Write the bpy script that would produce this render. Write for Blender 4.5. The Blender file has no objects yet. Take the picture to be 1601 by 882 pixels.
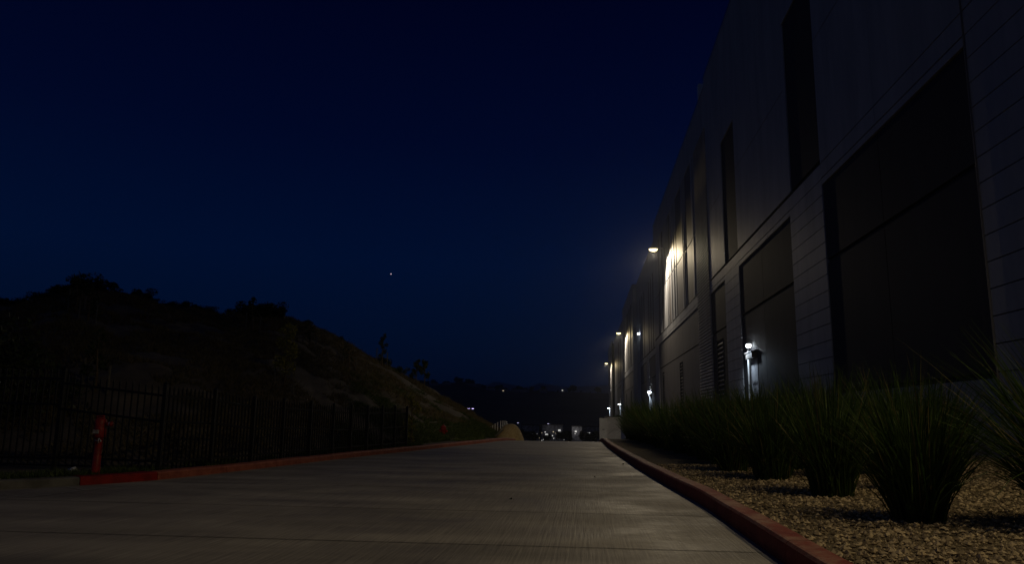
import bpy, math, random
import numpy as np
from mathutils import Matrix, Vector
sc = bpy.context.scene
COL = sc.collection
R = math.radians
random.seed(7)
# ------------------------------------------------------------------ camera
YAW, PITCH, ROLL, EYE = R(5.436), R(10.214), R(0.7), 1.1
cam = bpy.data.cameras.new('camera')
cam.sensor_width = 36.0
cam.lens = 1180.0 / 1601.0 * 36.0
cam.clip_start = 0.05
cam.clip_end = 20000
camo = bpy.data.objects.new('camera', cam)
COL.objects.link(camo)
sc.camera = camo
fw = Vector((-math.sin(YAW) * math.cos(PITCH), math.cos(YAW) * math.cos(PITCH), math.sin(PITCH)))
rt = Vector((math.cos(YAW), math.sin(YAW), 0))
up = rt.cross(fw)
r2 = rt * math.cos(ROLL) + up * math.sin(ROLL)
u2 = up * math.cos(ROLL) - rt * math.sin(ROLL)
camo.matrix_world = Matrix(((r2.x, u2.x, -fw.x, 0), (r2.y, u2.y, -fw.y, 0), (r2.z, u2.z, -fw.z, EYE), (0, 0, 0, 1)))
# ------------------------------------------------------------------ sky (late dusk, sun gone below the horizon behind the camera)
SKY_EAST = [(0, (0.0002, 0.0036, 0.0160)), (0.06, (0.0003, 0.0050, 0.0215)), (0.2, (0.0002, 0.0050, 0.0280)), (0.35, (0.0001, 0.0022, 0.0185)), (0.52, (0.0001, 0.0008, 0.0112)), (1, (0.001, 0.003, 0.012))]
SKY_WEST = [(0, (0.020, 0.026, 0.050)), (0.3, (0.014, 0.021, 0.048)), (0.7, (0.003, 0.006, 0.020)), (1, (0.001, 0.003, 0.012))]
w = bpy.data.worlds.new('World')
sc.world = w
w.use_nodes = True
nt = w.node_tree
bg = nt.nodes['Background']
def wn(t_, **k):
    n_ = nt.nodes.new(t_)
    for q, v in k.items(): setattr(n_, q, v)
    return n_
tcw = wn('ShaderNodeTexCoord')
sep = wn('ShaderNodeSeparateXYZ')
nt.links.new(tcw.outputs['Generated'], sep.inputs[0])
def wramp(src, stops, lo=0.0, hi=1.0):
    mr = wn('ShaderNodeMapRange')
    mr.inputs['From Min'].default_value = lo
    mr.inputs['From Max'].default_value = hi
    nt.links.new(src, mr.inputs[0])
    rp = wn('ShaderNodeValToRGB')
    e = rp.color_ramp.elements
    while len(e) < len(stops): e.new(0.5)
    for el_, (p, c) in zip(e, stops):
        el_.position = p
        el_.color = (*c, 1)
    nt.links.new(mr.outputs[0], rp.inputs[0])
    return rp.outputs[0]
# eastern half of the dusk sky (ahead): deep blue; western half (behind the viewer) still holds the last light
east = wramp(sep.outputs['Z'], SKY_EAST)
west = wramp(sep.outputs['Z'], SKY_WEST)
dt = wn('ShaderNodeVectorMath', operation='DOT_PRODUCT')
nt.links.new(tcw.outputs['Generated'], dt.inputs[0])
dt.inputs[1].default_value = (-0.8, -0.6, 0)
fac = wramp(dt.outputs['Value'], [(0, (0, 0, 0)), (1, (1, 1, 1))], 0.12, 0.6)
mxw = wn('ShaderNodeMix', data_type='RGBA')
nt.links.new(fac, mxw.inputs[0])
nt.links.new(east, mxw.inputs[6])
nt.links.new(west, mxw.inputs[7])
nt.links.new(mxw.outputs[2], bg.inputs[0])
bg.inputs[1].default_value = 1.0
sc.view_settings.view_transform = 'Standard'
sc.view_settings.look = 'None'
sc.view_settings.gamma = 1.0
sc.view_settings.use_curve_mapping = False
sc.view_settings.exposure = 0.0
sc.cycles.max_bounces = 6
sc.cycles.sample_clamp_indirect = 2.0
sc.cycles.use_denoising = True
# lamp powers
P_WALL, P_NEAR, P_DOOR = 5200.0, 1050.0, 130.0
P_THROW = 1300.0

# ------------------------------------------------------------------ helpers
MATS = {}


def mat(name, col, rough=0.8, var=0.15, scale=4.0, bump=0.0, bscale=40.0, col2=None, mix=(0.4, 0.6), stretch=(1, 1, 1), spec=0.3, metal=0.0, detail=6, rvar=0.0):
    m = bpy.data.materials.new(name)
    m.use_nodes = True
    t = m.node_tree
    N, Lk = t.nodes, t.links
    b = N['Principled BSDF']
    b.inputs['Roughness'].default_value = rough
    b.inputs['Metallic'].default_value = metal
    b.inputs['Specular IOR Level'].default_value = spec
    tc = N.new('ShaderNodeTexCoord')
    mp = N.new('ShaderNodeMapping')
    mp.inputs['Scale'].default_value = stretch
    Lk.new(tc.outputs['Object'], mp.inputs[0])
    n = N.new('ShaderNodeTexNoise')
    n.inputs['Scale'].default_value = scale
    n.inputs['Detail'].default_value = detail
    n.inputs['Roughness'].default_value = 0.65
    Lk.new(mp.outputs[0], n.inputs['Vector'])
    rp = N.new('ShaderNodeValToRGB')
    rp.color_ramp.elements[0].position = mix[0]
    rp.color_ramp.elements[1].position = mix[1]
    c2 = col2 if col2 else tuple(min(1, c * (1 + var)) for c in col)
    c1 = col if col2 else tuple(c * (1 - var) for c in col)
    rp.color_ramp.elements[0].color = (*c1, 1)
    rp.color_ramp.elements[1].color = (*c2, 1)
    Lk.new(n.outputs['Fac'], rp.inputs[0])
    Lk.new(rp.outputs[0], b.inputs['Base Color'])
    if rvar:
        mr = N.new('ShaderNodeMapRange')
        mr.inputs['From Min'].default_value = 0.35
        mr.inputs['From Max'].default_value = 0.65
        mr.inputs['To Min'].default_value = rough - rvar
        mr.inputs['To Max'].default_value = rough + rvar
        Lk.new(n.outputs['Fac'], mr.inputs[0])
        Lk.new(mr.outputs[0], b.inputs['Roughness'])
    if bump:
        n2 = N.new('ShaderNodeTexNoise')
        n2.inputs['Scale'].default_value = bscale
        n2.inputs['Detail'].default_value = 4
        Lk.new(mp.outputs[0], n2.inputs['Vector'])
        bp = N.new('ShaderNodeBump')
        bp.inputs['Strength'].default_value = min(1.0, bump)
        bp.inputs['Distance'].default_value = 0.02
        Lk.new(n2.outputs['Fac'], bp.inputs['Height'])
        Lk.new(bp.outputs[0], b.inputs['Normal'])
    MATS[name] = m
    return m


def emis(name, col, s):
    m = bpy.data.materials.new(name)
    m.use_nodes = True
    b = m.node_tree.nodes['Principled BSDF']
    b.inputs['Base Color'].default_value = (0.8, 0.8, 0.8, 1)
    b.inputs['Emission Color'].default_value = (*col, 1)
    b.inputs['Emission Strength'].default_value = s
    m.cycles.emission_sampling = 'NONE'
    return m


def leafmat(name, c1, c2, rough=0.55, trans=0.25, dead=False):
    """foliage: colour differs from leaf to leaf (mesh island), some light through"""
    m = bpy.data.materials.new(name)
    m.use_nodes = True
    t = m.node_tree
    N, Lk = t.nodes, t.links
    b = N['Principled BSDF']
    b.inputs['Roughness'].default_value = rough
    b.inputs['Specular IOR Level'].default_value = 0.3
    g = N.new('ShaderNodeNewGeometry')
    rp = N.new('ShaderNodeValToRGB')
    rp.color_ramp.elements[0].color = (*c1, 1)
    rp.color_ramp.elements[1].color = (*c2, 1)
    if dead:
        rp.color_ramp.elements[1].position = 0.9
        e_ = rp.color_ramp.elements.new(0.93)
        e_.color = (0.16, 0.13, 0.05, 1)
    Lk.new(g.outputs['Random Per Island'], rp.inputs[0])
    Lk.new(rp.outputs[0], b.inputs['Base Color'])
    tr = N.new('ShaderNodeBsdfTranslucent')
    Lk.new(rp.outputs[0], tr.inputs[0])
    mx = N.new('ShaderNodeMixShader')
    mx.inputs[0].default_value = trans
    Lk.new(b.outputs[0], mx.inputs[1])
    Lk.new(tr.outputs[0], mx.inputs[2])
    Lk.new(mx.outputs[0], N['Material Output'].inputs[0])
    return m


def tag(o, label=None, cat=None, group=None, kind=None):
    if label: o['label'] = label
    if cat: o['category'] = cat
    if group: o['group'] = group
    if kind: o['kind'] = kind
    return o


def empty(name, loc, label, cat, group=None, rz=0.0):
    o = bpy.data.objects.new(name, None)
    o.empty_display_size = 0.3
    COL.objects.link(o)
    o.location = loc
    o.rotation_euler = (0, 0, rz)
    return tag(o, label, cat, group)


class MB:
    def __init__(s): s.v, s.f = [], []
    def add(s, v, f):
        k = len(s.v)
        s.v += [tuple(p) for p in v]
        s.f += [tuple(i + k for i in q) for q in f]
        return s
    def box(s, x0, x1, y0, y1, z0, z1):
        v = [(x0, y0, z0), (x1, y0, z0), (x1, y1, z0), (x0, y1, z0), (x0, y0, z1), (x1, y0, z1), (x1, y1, z1), (x0, y1, z1)]
        return s.add(v, [(0, 3, 2, 1), (4, 5, 6, 7), (0, 1, 5, 4), (1, 2, 6, 5), (2, 3, 7, 6), (3, 0, 4, 7)])
    def tube(s, pts, rad, n=10, cap=True):
        pts = [Vector(p) for p in pts]
        rs = rad if isinstance(rad, (list, tuple)) else [rad] * len(pts)
        rings = []
        ref = None
        for i, p in enumerate(pts):
            d = (pts[min(i + 1, len(pts) - 1)] - pts[max(i - 1, 0)]).normalized()
            if ref is None: ref = Vector((1, 0, 0)) if abs(d.x) < 0.8 else Vector((0, 1, 0))
            a = (ref - d * ref.dot(d)).normalized()
            b = d.cross(a)
            ref = a
            rings.append([p + (a * math.cos(2 * math.pi * k / n) + b * math.sin(2 * math.pi * k / n)) * rs[i] for k in range(n)])
        v = [q for r in rings for q in r]
        f = [(i * n + k, i * n + (k + 1) % n, (i + 1) * n + (k + 1) % n, (i + 1) * n + k) for i in range(len(pts) - 1) for k in range(n)]
        if cap:
            f.append(tuple(range(n))[::-1])
            f.append(tuple((len(pts) - 1) * n + k for k in range(n)))
        return s.add(v, f)
    def lathe(s, c, prof, n=16):
        return s.tube([(c[0], c[1], c[2] + z) for _, z in prof], [max(r, 0.001) for r, _ in prof], n)
    def build(s, name, m, parent=None, smooth=False, bevel=0.0):
        me = bpy.data.meshes.new(name)
        me.from_pydata(s.v, [], s.f)
        me.materials.append(m)
        if smooth:
            for p in me.polygons: p.use_smooth = True
        o = bpy.data.objects.new(name, me)
        COL.objects.link(o)
        if parent: o.parent = parent
        if bevel:
            bv = o.modifiers.new('bevel', 'BEVEL')
            bv.width = bevel
            bv.segments = 2
            bv.limit_method = 'ANGLE'
        return o


def npmesh(name, V, F, m, parent=None, smooth=False):
    """V (n,3) F (k,3|4) arrays"""
    me = bpy.data.meshes.new(name)
    k = F.shape[1]
    me.vertices.add(len(V))
    me.vertices.foreach_set('co', np.asarray(V, np.float32).ravel())
    me.loops.add(F.size)
    me.loops.foreach_set('vertex_index', F.astype(np.int32).ravel())
    me.polygons.add(len(F))
    me.polygons.foreach_set('loop_start', np.arange(0, F.size, k, dtype=np.int32))
    me.polygons.foreach_set('use_smooth', np.full(len(F), smooth))
    me.update(calc_edges=True)
    me.materials.append(m)
    o = bpy.data.objects.new(name, me)
    COL.objects.link(o)
    if parent: o.parent = parent
    return o


def copy_tree(o, parent=None):
    c = o.copy()
    COL.objects.link(c)
    if parent: c.parent = parent
    for ch in list(o.children):
        copy_tree(ch, c)
    return c


def grid(name, fx, nu, nv, m, smooth=True, parent=None):
    """fx(u index array, v index array)-> xyz"""
    U, Vv = np.meshgrid(np.arange(nu), np.arange(nv), indexing='ij')
    P = fx(U, Vv).reshape(-1, 3)
    i = (np.arange(nu - 1)[:, None] * nv + np.arange(nv - 1)[None, :]).ravel()
    F = np.stack([i, i + nv, i + nv + 1, i + 1], 1)
    return npmesh(name, P, F, m, parent, smooth)


rng = np.random.default_rng(5)


def vnoise(x, y, sc_=1.0, seed=0):
    x = np.asarray(x, float) * sc_ + seed * 17.3
    y = np.asarray(y, float) * sc_ + seed * 9.1
    xi, yi = np.floor(x), np.floor(y)
    xf, yf = x - xi, y - yi
    def h(a, b):
        s = np.sin(a * 127.1 + b * 311.7) * 43758.5453
        return s - np.floor(s)
    u, v = xf * xf * (3 - 2 * xf), yf * yf * (3 - 2 * yf)
    return (h(xi, yi) * (1 - u) + h(xi + 1, yi) * u) * (1 - v) + (h(xi, yi + 1) * (1 - u) + h(xi + 1, yi + 1) * u) * v


def fbm(x, y, s=1.0, seed=0, o=4):
    r = 0; a = 0.5
    for k in range(o):
        r = r + a * vnoise(x, y, s * 2 ** k, seed + k)
        a *= 0.5
    return r

# ------------------------------------------------------------------ materials
M_road = mat('broomed_concrete', (0.235, 0.215, 0.19), 0.62, scale=0.55, col2=(0.34, 0.315, 0.28), mix=(0.3, 0.7), spec=0.35, rvar=0.14)
t = M_road.node_tree
N, Lk = t.nodes, t.links
# broom marks along the drive and worn bands across it
tc = N.new('ShaderNodeTexCoord')
mpb = N.new('ShaderNodeMapping'); mpb.inputs['Scale'].default_value = (48, 1.1, 1)
nb = N.new('ShaderNodeTexNoise'); nb.inputs['Scale'].default_value = 1.0; nb.inputs['Detail'].default_value = 4
mpc = N.new('ShaderNodeMapping'); mpc.inputs['Scale'].default_value = (0.34, 1.3, 1)
nc = N.new('ShaderNodeTexNoise'); nc.inputs['Scale'].default_value = 1.0; nc.inputs['Detail'].default_value = 5
for a_, b_ in ((mpb, nb), (mpc, nc)):
    Lk.new(tc.outputs['Object'], a_.inputs[0]); Lk.new(a_.outputs[0], b_.inputs['Vector'])
mul = N.new('ShaderNodeMath'); mul.operation = 'MULTIPLY'
mr1 = N.new('ShaderNodeMapRange'); mr1.inputs['From Min'].default_value = 0.3; mr1.inputs['From Max'].default_value = 0.7; mr1.inputs['To Min'].default_value = 0.74; mr1.inputs['To Max'].default_value = 1.2
mr2 = N.new('ShaderNodeMapRange'); mr2.inputs['From Min'].default_value = 0.3; mr2.inputs['From Max'].default_value = 0.7; mr2.inputs['To Min'].default_value = 0.72; mr2.inputs['To Max'].default_value = 1.28
Lk.new(nb.outputs['Fac'], mr1.inputs[0]); Lk.new(nc.outputs['Fac'], mr2.inputs[0])
Lk.new(mr1.outputs[0], mul.inputs[0]); Lk.new(mr2.outputs[0], mul.inputs[1])
vm = N.new('ShaderNodeVectorMath'); vm.operation = 'SCALE'
bs = N['Principled BSDF']
src = bs.inputs['Base Color'].links[0].from_socket
Lk.new(src, vm.inputs[0]); Lk.new(mul.outputs[0], vm.inputs['Scale']); Lk.new(vm.outputs[0], bs.inputs['Base Color'])
bp = N.new('ShaderNodeBump'); bp.inputs['Strength'].default_value = 0.35; bp.inputs['Distance'].default_value = 0.01
Lk.new(nb.outputs['Fac'], bp.inputs['Height']); Lk.new(bp.outputs[0], bs.inputs['Normal'])

M_joint = mat('joint_dark', (0.07, 0.065, 0.06), 0.9)
M_paintline = mat('faded_paint', (0.42, 0.42, 0.4), 0.8, scale=9, col2=(0.26, 0.25, 0.23))
M_conc = mat('kerb_concrete', (0.13, 0.125, 0.115), 0.85, var=0.25, scale=3, bump=0.3)
M_redf = mat('fresh_red_paint', (0.27, 0.012, 0.008), 0.6, scale=5, col2=(0.16, 0.01, 0.008), bump=0.2)
M_redw = mat('worn_red_paint', (0.42, 0.13, 0.085), 0.75, scale=5, col2=(0.24, 0.06, 0.045), bump=0.3, mix=(0.35, 0.65))
M_redk = mat('scuffed_red_paint', (0.20, 0.028, 0.02), 0.7, scale=3.5, col2=(0.29, 0.06, 0.04), mix=(0.4, 0.65), bump=0.4)
def wear_top():
    # tyres and feet have rubbed the paint off the flat top of the kerb
    t = M_redk.node_tree; N, Lk = t.nodes, t.links
    b = N['Principled BSDF']
    src = b.inputs['Base Color'].links[0].from_socket
    g = N.new('ShaderNodeNewGeometry'); sp = N.new('ShaderNodeSeparateXYZ'); Lk.new(g.outputs['True Normal'], sp.inputs[0])
    tc = N.new('ShaderNodeTexCoord'); n = N.new('ShaderNodeTexNoise'); n.inputs['Scale'].default_value = 1.6; n.inputs['Detail'].default_value = 8; n.inputs['Roughness'].default_value = 0.8
    Lk.new(tc.outputs['Object'], n.inputs['Vector'])
    mr = N.new('ShaderNodeMapRange'); mr.inputs['From Min'].default_value = 0.44; mr.inputs['From Max'].default_value = 0.6; Lk.new(n.outputs['Fac'], mr.inputs[0])
    m2 = N.new('ShaderNodeMapRange'); m2.inputs['From Min'].default_value = 0.2; m2.inputs['From Max'].default_value = 0.9; m2.inputs['To Max'].default_value = 0.85; Lk.new(sp.outputs['Z'], m2.inputs[0])
    mu = N.new('ShaderNodeMath'); mu.operation = 'MULTIPLY'; Lk.new(mr.outputs[0], mu.inputs[0]); Lk.new(m2.outputs[0], mu.inputs[1])
    mx = N.new('ShaderNodeMix'); mx.data_type = 'RGBA'; Lk.new(mu.outputs[0], mx.inputs[0]); Lk.new(src, mx.inputs[6]); mx.inputs[7].default_value = (0.40, 0.24, 0.17, 1)
    Lk.new(mx.outputs[2], b.inputs['Base Color'])
wear_top()
M_soil = mat('bed_soil', (0.07, 0.052, 0.03), 0.95, scale=45, col2=(0.24, 0.19, 0.115), mix=(0.3, 0.7), bump=1.0, bscale=45)
M_stone = leafmat('gravel_stone', (0.12, 0.088, 0.05), (0.66, 0.52, 0.32), 0.8, 0.0)
M_verge = mat('verge_soil', (0.05, 0.042, 0.03), 0.95, scale=9, col2=(0.13, 0.11, 0.08), bump=1.0, bscale=30)
M_hill = mat('dry_hillside', (0.075, 0.062, 0.046), 0.95, scale=1.9, col2=(0.14, 0.115, 0.08), mix=(0.32, 0.68), bump=1.0, bscale=7, stretch=(1, 0.45, 1.6), detail=9)
M_ground = mat('valley_ground', (0.03, 0.03, 0.025), 0.95, scale=0.05, col2=(0.07, 0.06, 0.045))
M_farhill = mat('far_hill_scrub', (0.03, 0.03, 0.025), 0.95, scale=0.01, col2=(0.06, 0.055, 0.045))
M_mount = mat('mountain_rock', (0.06, 0.05, 0.06), 0.95, scale=0.001, col2=(0.09, 0.08, 0.09))
M_wall = mat('pale_grey_wall_paint', (0.33, 0.34, 0.365), 0.62, scale=0.9, col2=(0.48, 0.485, 0.50), mix=(0.32, 0.66), stretch=(1, 1, 0.16), bump=0.2, bscale=24, detail=9)
M_dark = mat('charcoal_panel_paint', (0.036, 0.036, 0.042), 0.75, scale=0.8, col2=(0.055, 0.054, 0.06), mix=(0.3, 0.7), stretch=(1, 1, 0.2), bump=0.1, bscale=30)
M_mid = mat('taupe_panel_paint', (0.15, 0.142, 0.14), 0.65, scale=0.8, col2=(0.2, 0.19, 0.19), mix=(0.3, 0.7), stretch=(1, 1, 0.2), bump=0.1, bscale=30)
M_rev = mat('reveal_shadow_joint', (0.05, 0.05, 0.055), 0.8)
M_louv = mat('dark_louvre_metal', (0.03, 0.03, 0.033), 0.5)
M_door = mat('grey_door_paint', (0.42, 0.43, 0.46), 0.5, scale=3)
M_white = mat('white_paint', (0.75, 0.75, 0.75), 0.5, var=0.05)
M_metal = mat('galvanised_metal', (0.45, 0.45, 0.46), 0.45, metal=0.6, scale=20)
M_housing = mat('lamp_housing_bronze', (0.12, 0.11, 0.1), 0.5)
M_black = mat('black_iron', (0.009, 0.009, 0.01), 0.55, scale=10, spec=0.2)
M_hydr = mat('red_hydrant_paint', (0.25, 0.014, 0.01), 0.5, scale=14, col2=(0.15, 0.012, 0.01), bump=0.2)
M_label = mat('scratched_label', (0.5, 0.48, 0.44), 0.6, scale=60, col2=(0.15, 0.1, 0.08))
M_mound = mat('tan_soil_heap', (0.40, 0.29, 0.13), 0.95, scale=9, col2=(0.5, 0.38, 0.2), bump=1.0, bscale=18)
M_screen = mat('white_screen_wall', (0.75, 0.76, 0.78), 0.7, var=0.1, scale=1.5)
M_bark = mat('bark', (0.12, 0.09, 0.06), 0.9, scale=20, bump=0.6)
M_stake = mat('wooden_stake', (0.13, 0.12, 0.10), 0.8, scale=8)
M_grassb = leafmat('strappy_grass_blades', (0.02, 0.052, 0.008), (0.08, 0.125, 0.022), 0.55, 0.4, dead=True)
M_weed = leafmat('weed_leaves', (0.035, 0.06, 0.015), (0.10, 0.13, 0.035), 0.6, 0.2)
M_tuft = leafmat('dry_tuft_blades', (0.07, 0.06, 0.03), (0.20, 0.16, 0.08), 0.8, 0.2)
M_leafd = leafmat('dark_leaves', (0.02, 0.03, 0.012), (0.05, 0.07, 0.025), 0.6, 0.2)
M_leafy = leafmat('yellow_green_leaves', (0.12, 0.13, 0.02), (0.30, 0.27, 0.05), 0.6, 0.3)
M_far = mat('distant_plaster', (0.2, 0.21, 0.24), 0.8, var=0.5, scale=0.6)
M_farroof = mat('distant_roof', (0.05, 0.045, 0.045), 0.8)
E_warm = emis('warm_led_lens', (1.0, 0.82, 0.40), 4.0)
E_cool = emis('cool_led_lens', (0.85, 0.93, 1.0), 30)
E_star = emis('star_light', (0.95, 0.8, 1.0), 1.2)
E_viol = emis('violet_white_lamp', (0.6, 0.5, 1.0), 2.6)
E_pole = emis('pale_violet_lamp', (0.62, 0.6, 0.9), 0.8)
E_win = emis('lit_window', (1.0, 0.8, 0.5), 0.5)
E_winw = emis('white_lit_window', (0.9, 0.9, 0.85), 0.55)
E_red = emis('red_tail_light', (1.0, 0.04, 0.03), 2.0)

# ------------------------------------------------------------------ ground and road


def road_z(y):
    y = np.asarray(y, float)
    d = np.maximum(y - 36.0, 0)
    return -np.where(d < 6, 0.0045 * d * d, 0.162 + 0.054 * (d - 6))


def floor_z(x, y):
    r = np.hypot(x, y)
    z = -0.06 + np.where(y > 0, road_z(y), 0) - 0.04
    z = np.maximum(z, -10.6)
    return z


NR, NA = 90, 140
def fground(U, V):
    r = 0.5 * (7300 / 0.5) ** (U / (NR - 1))
    a = V / (NA - 1) * 2 * math.pi
    x, y = r * np.sin(a), r * np.cos(a)
    return np.stack([x, y, floor_z(x, y)], -1)
tag(grid('ground', fground, NR, NA, M_ground), kind='structure')

KR = [(1.62, -12), (1.58, 0), (1.55, 6), (1.54, 10.3), (1.36, 14), (1.22, 17.4), (1.05, 24), (0.93, 30.5), (0.89, 39), (0.87, 46), (0.9, 60)]
KL = [(-22, -4), (-16, 1.5), (-12, 5.8), (-9.5, 8.7), (-8.3, 10.3), (-7.68, 11.2), (-7.1, 12.3), (-6.72, 15.0), (-6.2, 20), (-5.62, 24), (-4.9, 29.3), (-4.2, 34.5), (-3.85, 38), (-3.5, 44), (-3.2, 60)]


def dense(path, step=0.5):
    P = np.array(path, float)
    d = np.r_[0, np.cumsum(np.hypot(*np.diff(P, axis=0).T))]
    s = np.arange(0, d[-1], step)
    # gentle smoothing of the corners
    X, Y = np.interp(s, d, P[:, 0]), np.interp(s, d, P[:, 1])
    k = np.ones(5) / 5
    Xs, Ys = X.copy(), Y.copy()
    Xs[2:-2] = np.convolve(X, k, 'valid'); Ys[2:-2] = np.convolve(Y, k, 'valid')
    return s, Xs, Ys


_, rx, ry = dense(KR)
def froad(U, V):
    ys = np.concatenate([np.linspace(-14, 36, 60), np.linspace(36.5, 60, 60)])
    y = ys[U]
    xr = np.interp(y, ry, rx) + 0.05
    xl = np.interp(y, [p[1] for p in KL], [p[0] for p in KL]) - 0.05
    xl = np.where(y < 12, -24, xl)
    x = xl + (xr - xl) * V / 23.0
    return np.stack([x, y, road_z(y)], -1)
tag(grid('road', froad, 120, 24, M_road), kind='structure')
jb = MB()
for y in (3.9, 6.85, 9.25, 12.1, 15.3, 19.9, 24.4, 29, 33.6):
    xr = float(np.interp(y, ry, rx)) - 0.03
    xl = float(np.interp(y, [p[1] for p in KL], [p[0] for p in KL])) + 0.05 if y > 12 else -9
    jb.add([(xl, y - 0.008, 0.004), (xr, y - 0.008, 0.004), (xr, y + 0.008, 0.004), (xl, y + 0.008, 0.004)], [(0, 1, 2, 3)])
tag(jb.build('road_joints', M_joint), kind='structure')
pl = MB()
def strip(a, b, wd=0.05, z=0.005):
    a, b = Vector((*a, z)), Vector((*b, z))
    n = Vector((-(b - a).y, (b - a).x, 0)).normalized() * wd / 2
    pl.add([a + n, b + n, b - n, a - n], [(0, 1, 2, 3)])
strip((-8.3, 10.2 - 0.25), (-7.2, 9.6), 0.04); strip((-9.6, 8.2), (-7.2, 9.6), 0.04); strip((-7.2, 9.6, ), (-7.0, 11.3), 0.04, 0.0065); strip((-7.66, 10.95), (-7.05, 10.5), 0.04, 0.008)
tag(pl.build('road_marking', M_paintline), kind='structure')


def kerb(name, path, s0, s1, wid, hgt, side, m, seg=3.0, top_m=None):
    s, X, Y = dense(path, 0.25)
    b = MB()
    a = s0
    while a < s1 - 0.05:
        e = min(a + seg, s1)
        ks = np.arange(a + 0.006, e - 0.006 + 1e-6, (e - a - 0.012) / 8)
        pr = [(0, -0.12), (0.012, hgt - 0.03), (0.03, hgt - 0.006), (0.05, hgt), (wid, hgt), (wid, -0.12)]
        vs = []
        for q in ks:
            x, y = np.interp(q, s, X), np.interp(q, s, Y)
            x2, y2 = np.interp(q + 0.1, s, X), np.interp(q + 0.1, s, Y)
            d = Vector((x2 - x, y2 - y, 0)).normalized()
            n = Vector((d.y, -d.x, 0)) * side
            z0 = float(road_z(y))
            vs += [(x + n.x * u, y + n.y * u, z0 + z + 0.004 * math.sin(q * 1.7)) for u, z in pr]
        k = len(pr)
        fs = [(i * k + j, i * k + j + 1, (i + 1) * k + j + 1, (i + 1) * k + j) for i in range(len(ks) - 1) for j in range(k - 1)]
        fs += [tuple(range(k)), tuple((len(ks) - 1) * k + j for j in range(k))[::-1]]
        b.add(vs, fs)
        a = e
    return tag(b.build(name, m), kind='structure')


def arclen(path, y):
    s, X, Y = dense(path, 0.25)
    return float(np.interp(y, Y, s))


kerb('kerb', KR, 0, arclen(KR, 58), 0.2, 0.19, 1, M_redk, 3.05)
kerb('kerb', KL, 0, arclen(KL, 11.25), 0.3, 0.13, -1, M_conc, 3.0)
kerb('kerb', KL, arclen(KL, 11.25), arclen(KL, 12.45), 0.3, 0.135, -1, M_redf, 2.2)
kerb('kerb', KL, arclen(KL, 12.45), arclen(KL, 58), 0.28, 0.13, -1, M_redw, 1.9)

# planting bed on the right, rising a little to the wall
def bed_z(x, y):
    x = np.asarray(x, float); y = np.asarray(y, float)
    return 0.155 + road_z(y) + 0.03 * np.clip(x - 2, 0, 8) + 0.05 * (fbm(x, y, 0.9, 3) - 0.5) * np.clip(x - 1.9, 0, 1)
def fbed(U, V):
    y = np.linspace(-6, 140, 240)[U]
    x0 = np.interp(y, ry, rx, right=0.9) + 0.17
    x = x0 + (9.95 - x0) * V / 39.0
    return np.stack([x, y, bed_z(x, y)], -1)
tag(grid('planting_bed', fbed, 240, 40, M_soil), kind='structure')

# gravel stones (nobody could count them)
n = 52000
gy = 4.2 + 12.5 * rng.random(n) ** 1.5
gx = np.interp(gy, ry, rx) + 0.21 + rng.random(n) * np.minimum(6.9, 2.5 + gy * 0.5)
s_ = 0.006 + 0.026 * rng.random(n) ** 3
base = np.array([(1, 0, 0), (-1, 0, 0), (0, 1, 0), (0, -1, 0), (0, 0, 1), (0, 0, -1)], float)
Vst = base[None] * (0.65 + 0.7 * rng.random((n, 6, 1))) + (rng.random((n, 6, 3)) - 0.5) * 0.5
an = rng.random(n) * 6.28
ca, sa = np.cos(an)[:, None], np.sin(an)[:, None]
Vst = np.stack([Vst[..., 0] * ca - Vst[..., 1] * sa, Vst[..., 0] * sa + Vst[..., 1] * ca, Vst[..., 2] * 0.75], -1) * s_[:, None, None]
Vst += np.stack([gx, gy, bed_z(gx, gy) + s_ * 0.45], -1)[:, None, :]
Fo = np.array([(0, 2, 4), (2, 1, 4), (1, 3, 4), (3, 0, 4), (2, 0, 5), (1, 2, 5), (3, 1, 5), (0, 3, 5)])
tag(npmesh('gravel', Vst.reshape(-1, 3), (Fo[None] + (np.arange(n) * 6)[:, None, None]).reshape(-1, 3), M_stone), 'crushed tan gravel stones covering the planting bed beside the red kerb', 'gravel', kind='stuff')

# hillside on the left: polar patch seen from the drive, real terrain with a ridge
AZ = np.array([-80, -60, -41.75, -39.8, -38.15, -36.6, -35.35, -34.2, -31.9, -28.6, -26.4, -24.3, -22.5, -20.7, -18.8, -16.9, -15.7, -14.0, -12.3, -11.1, -9.56, -8.1, -6.43, -5.7])
RD = np.array([40, 40, 40, 38, 38, 38, 38, 38, 39, 41, 42, 44, 46, 48, 50, 51, 51, 51, 51, 51, 50, 49, 46.3, 45])
_R0 = np.array([75, 75, 75.1, 72.9, 72.5, 72.3, 72.3, 72.6, 73, 75.1, 75.9, 76.8, 77.9, 77, 76.1, 74.2, 72.7, 68, 63.5, 59.1, 54.8, 50.5, 46.3, 45])
ZR = np.array([8.5, 9, 9.4, 9.65, 10.17, 10.86, 11.24, 11.13, 11.11, 10.49, 10.1, 10.42, 10.62, 9.92, 9.04, 7.51, 6.52, 5.14, 3.7, 2.81, 1.89, 1.22, 0.5, -0.2])
ZR = 1.1 + (ZR - 1.1) * RD / _R0
TOE = [(-60, 11), (-14, 13.6), (-9.4, 13.7), (-7.7, 14.2), (-7.3, 17), (-6.6, 23), (-6.2, 27), (-5.6, 33), (-5.1, 38), (-4.6, 44.5)]
ta = np.array([math.degrees(math.atan2(x, y)) for x, y in TOE]); tr = np.array([math.hypot(x, y) for x, y in TOE])
NRh = 80
azs = np.concatenate([np.linspace(-80, -42, 16), np.linspace(-41.5, -5.8, 230)])
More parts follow.
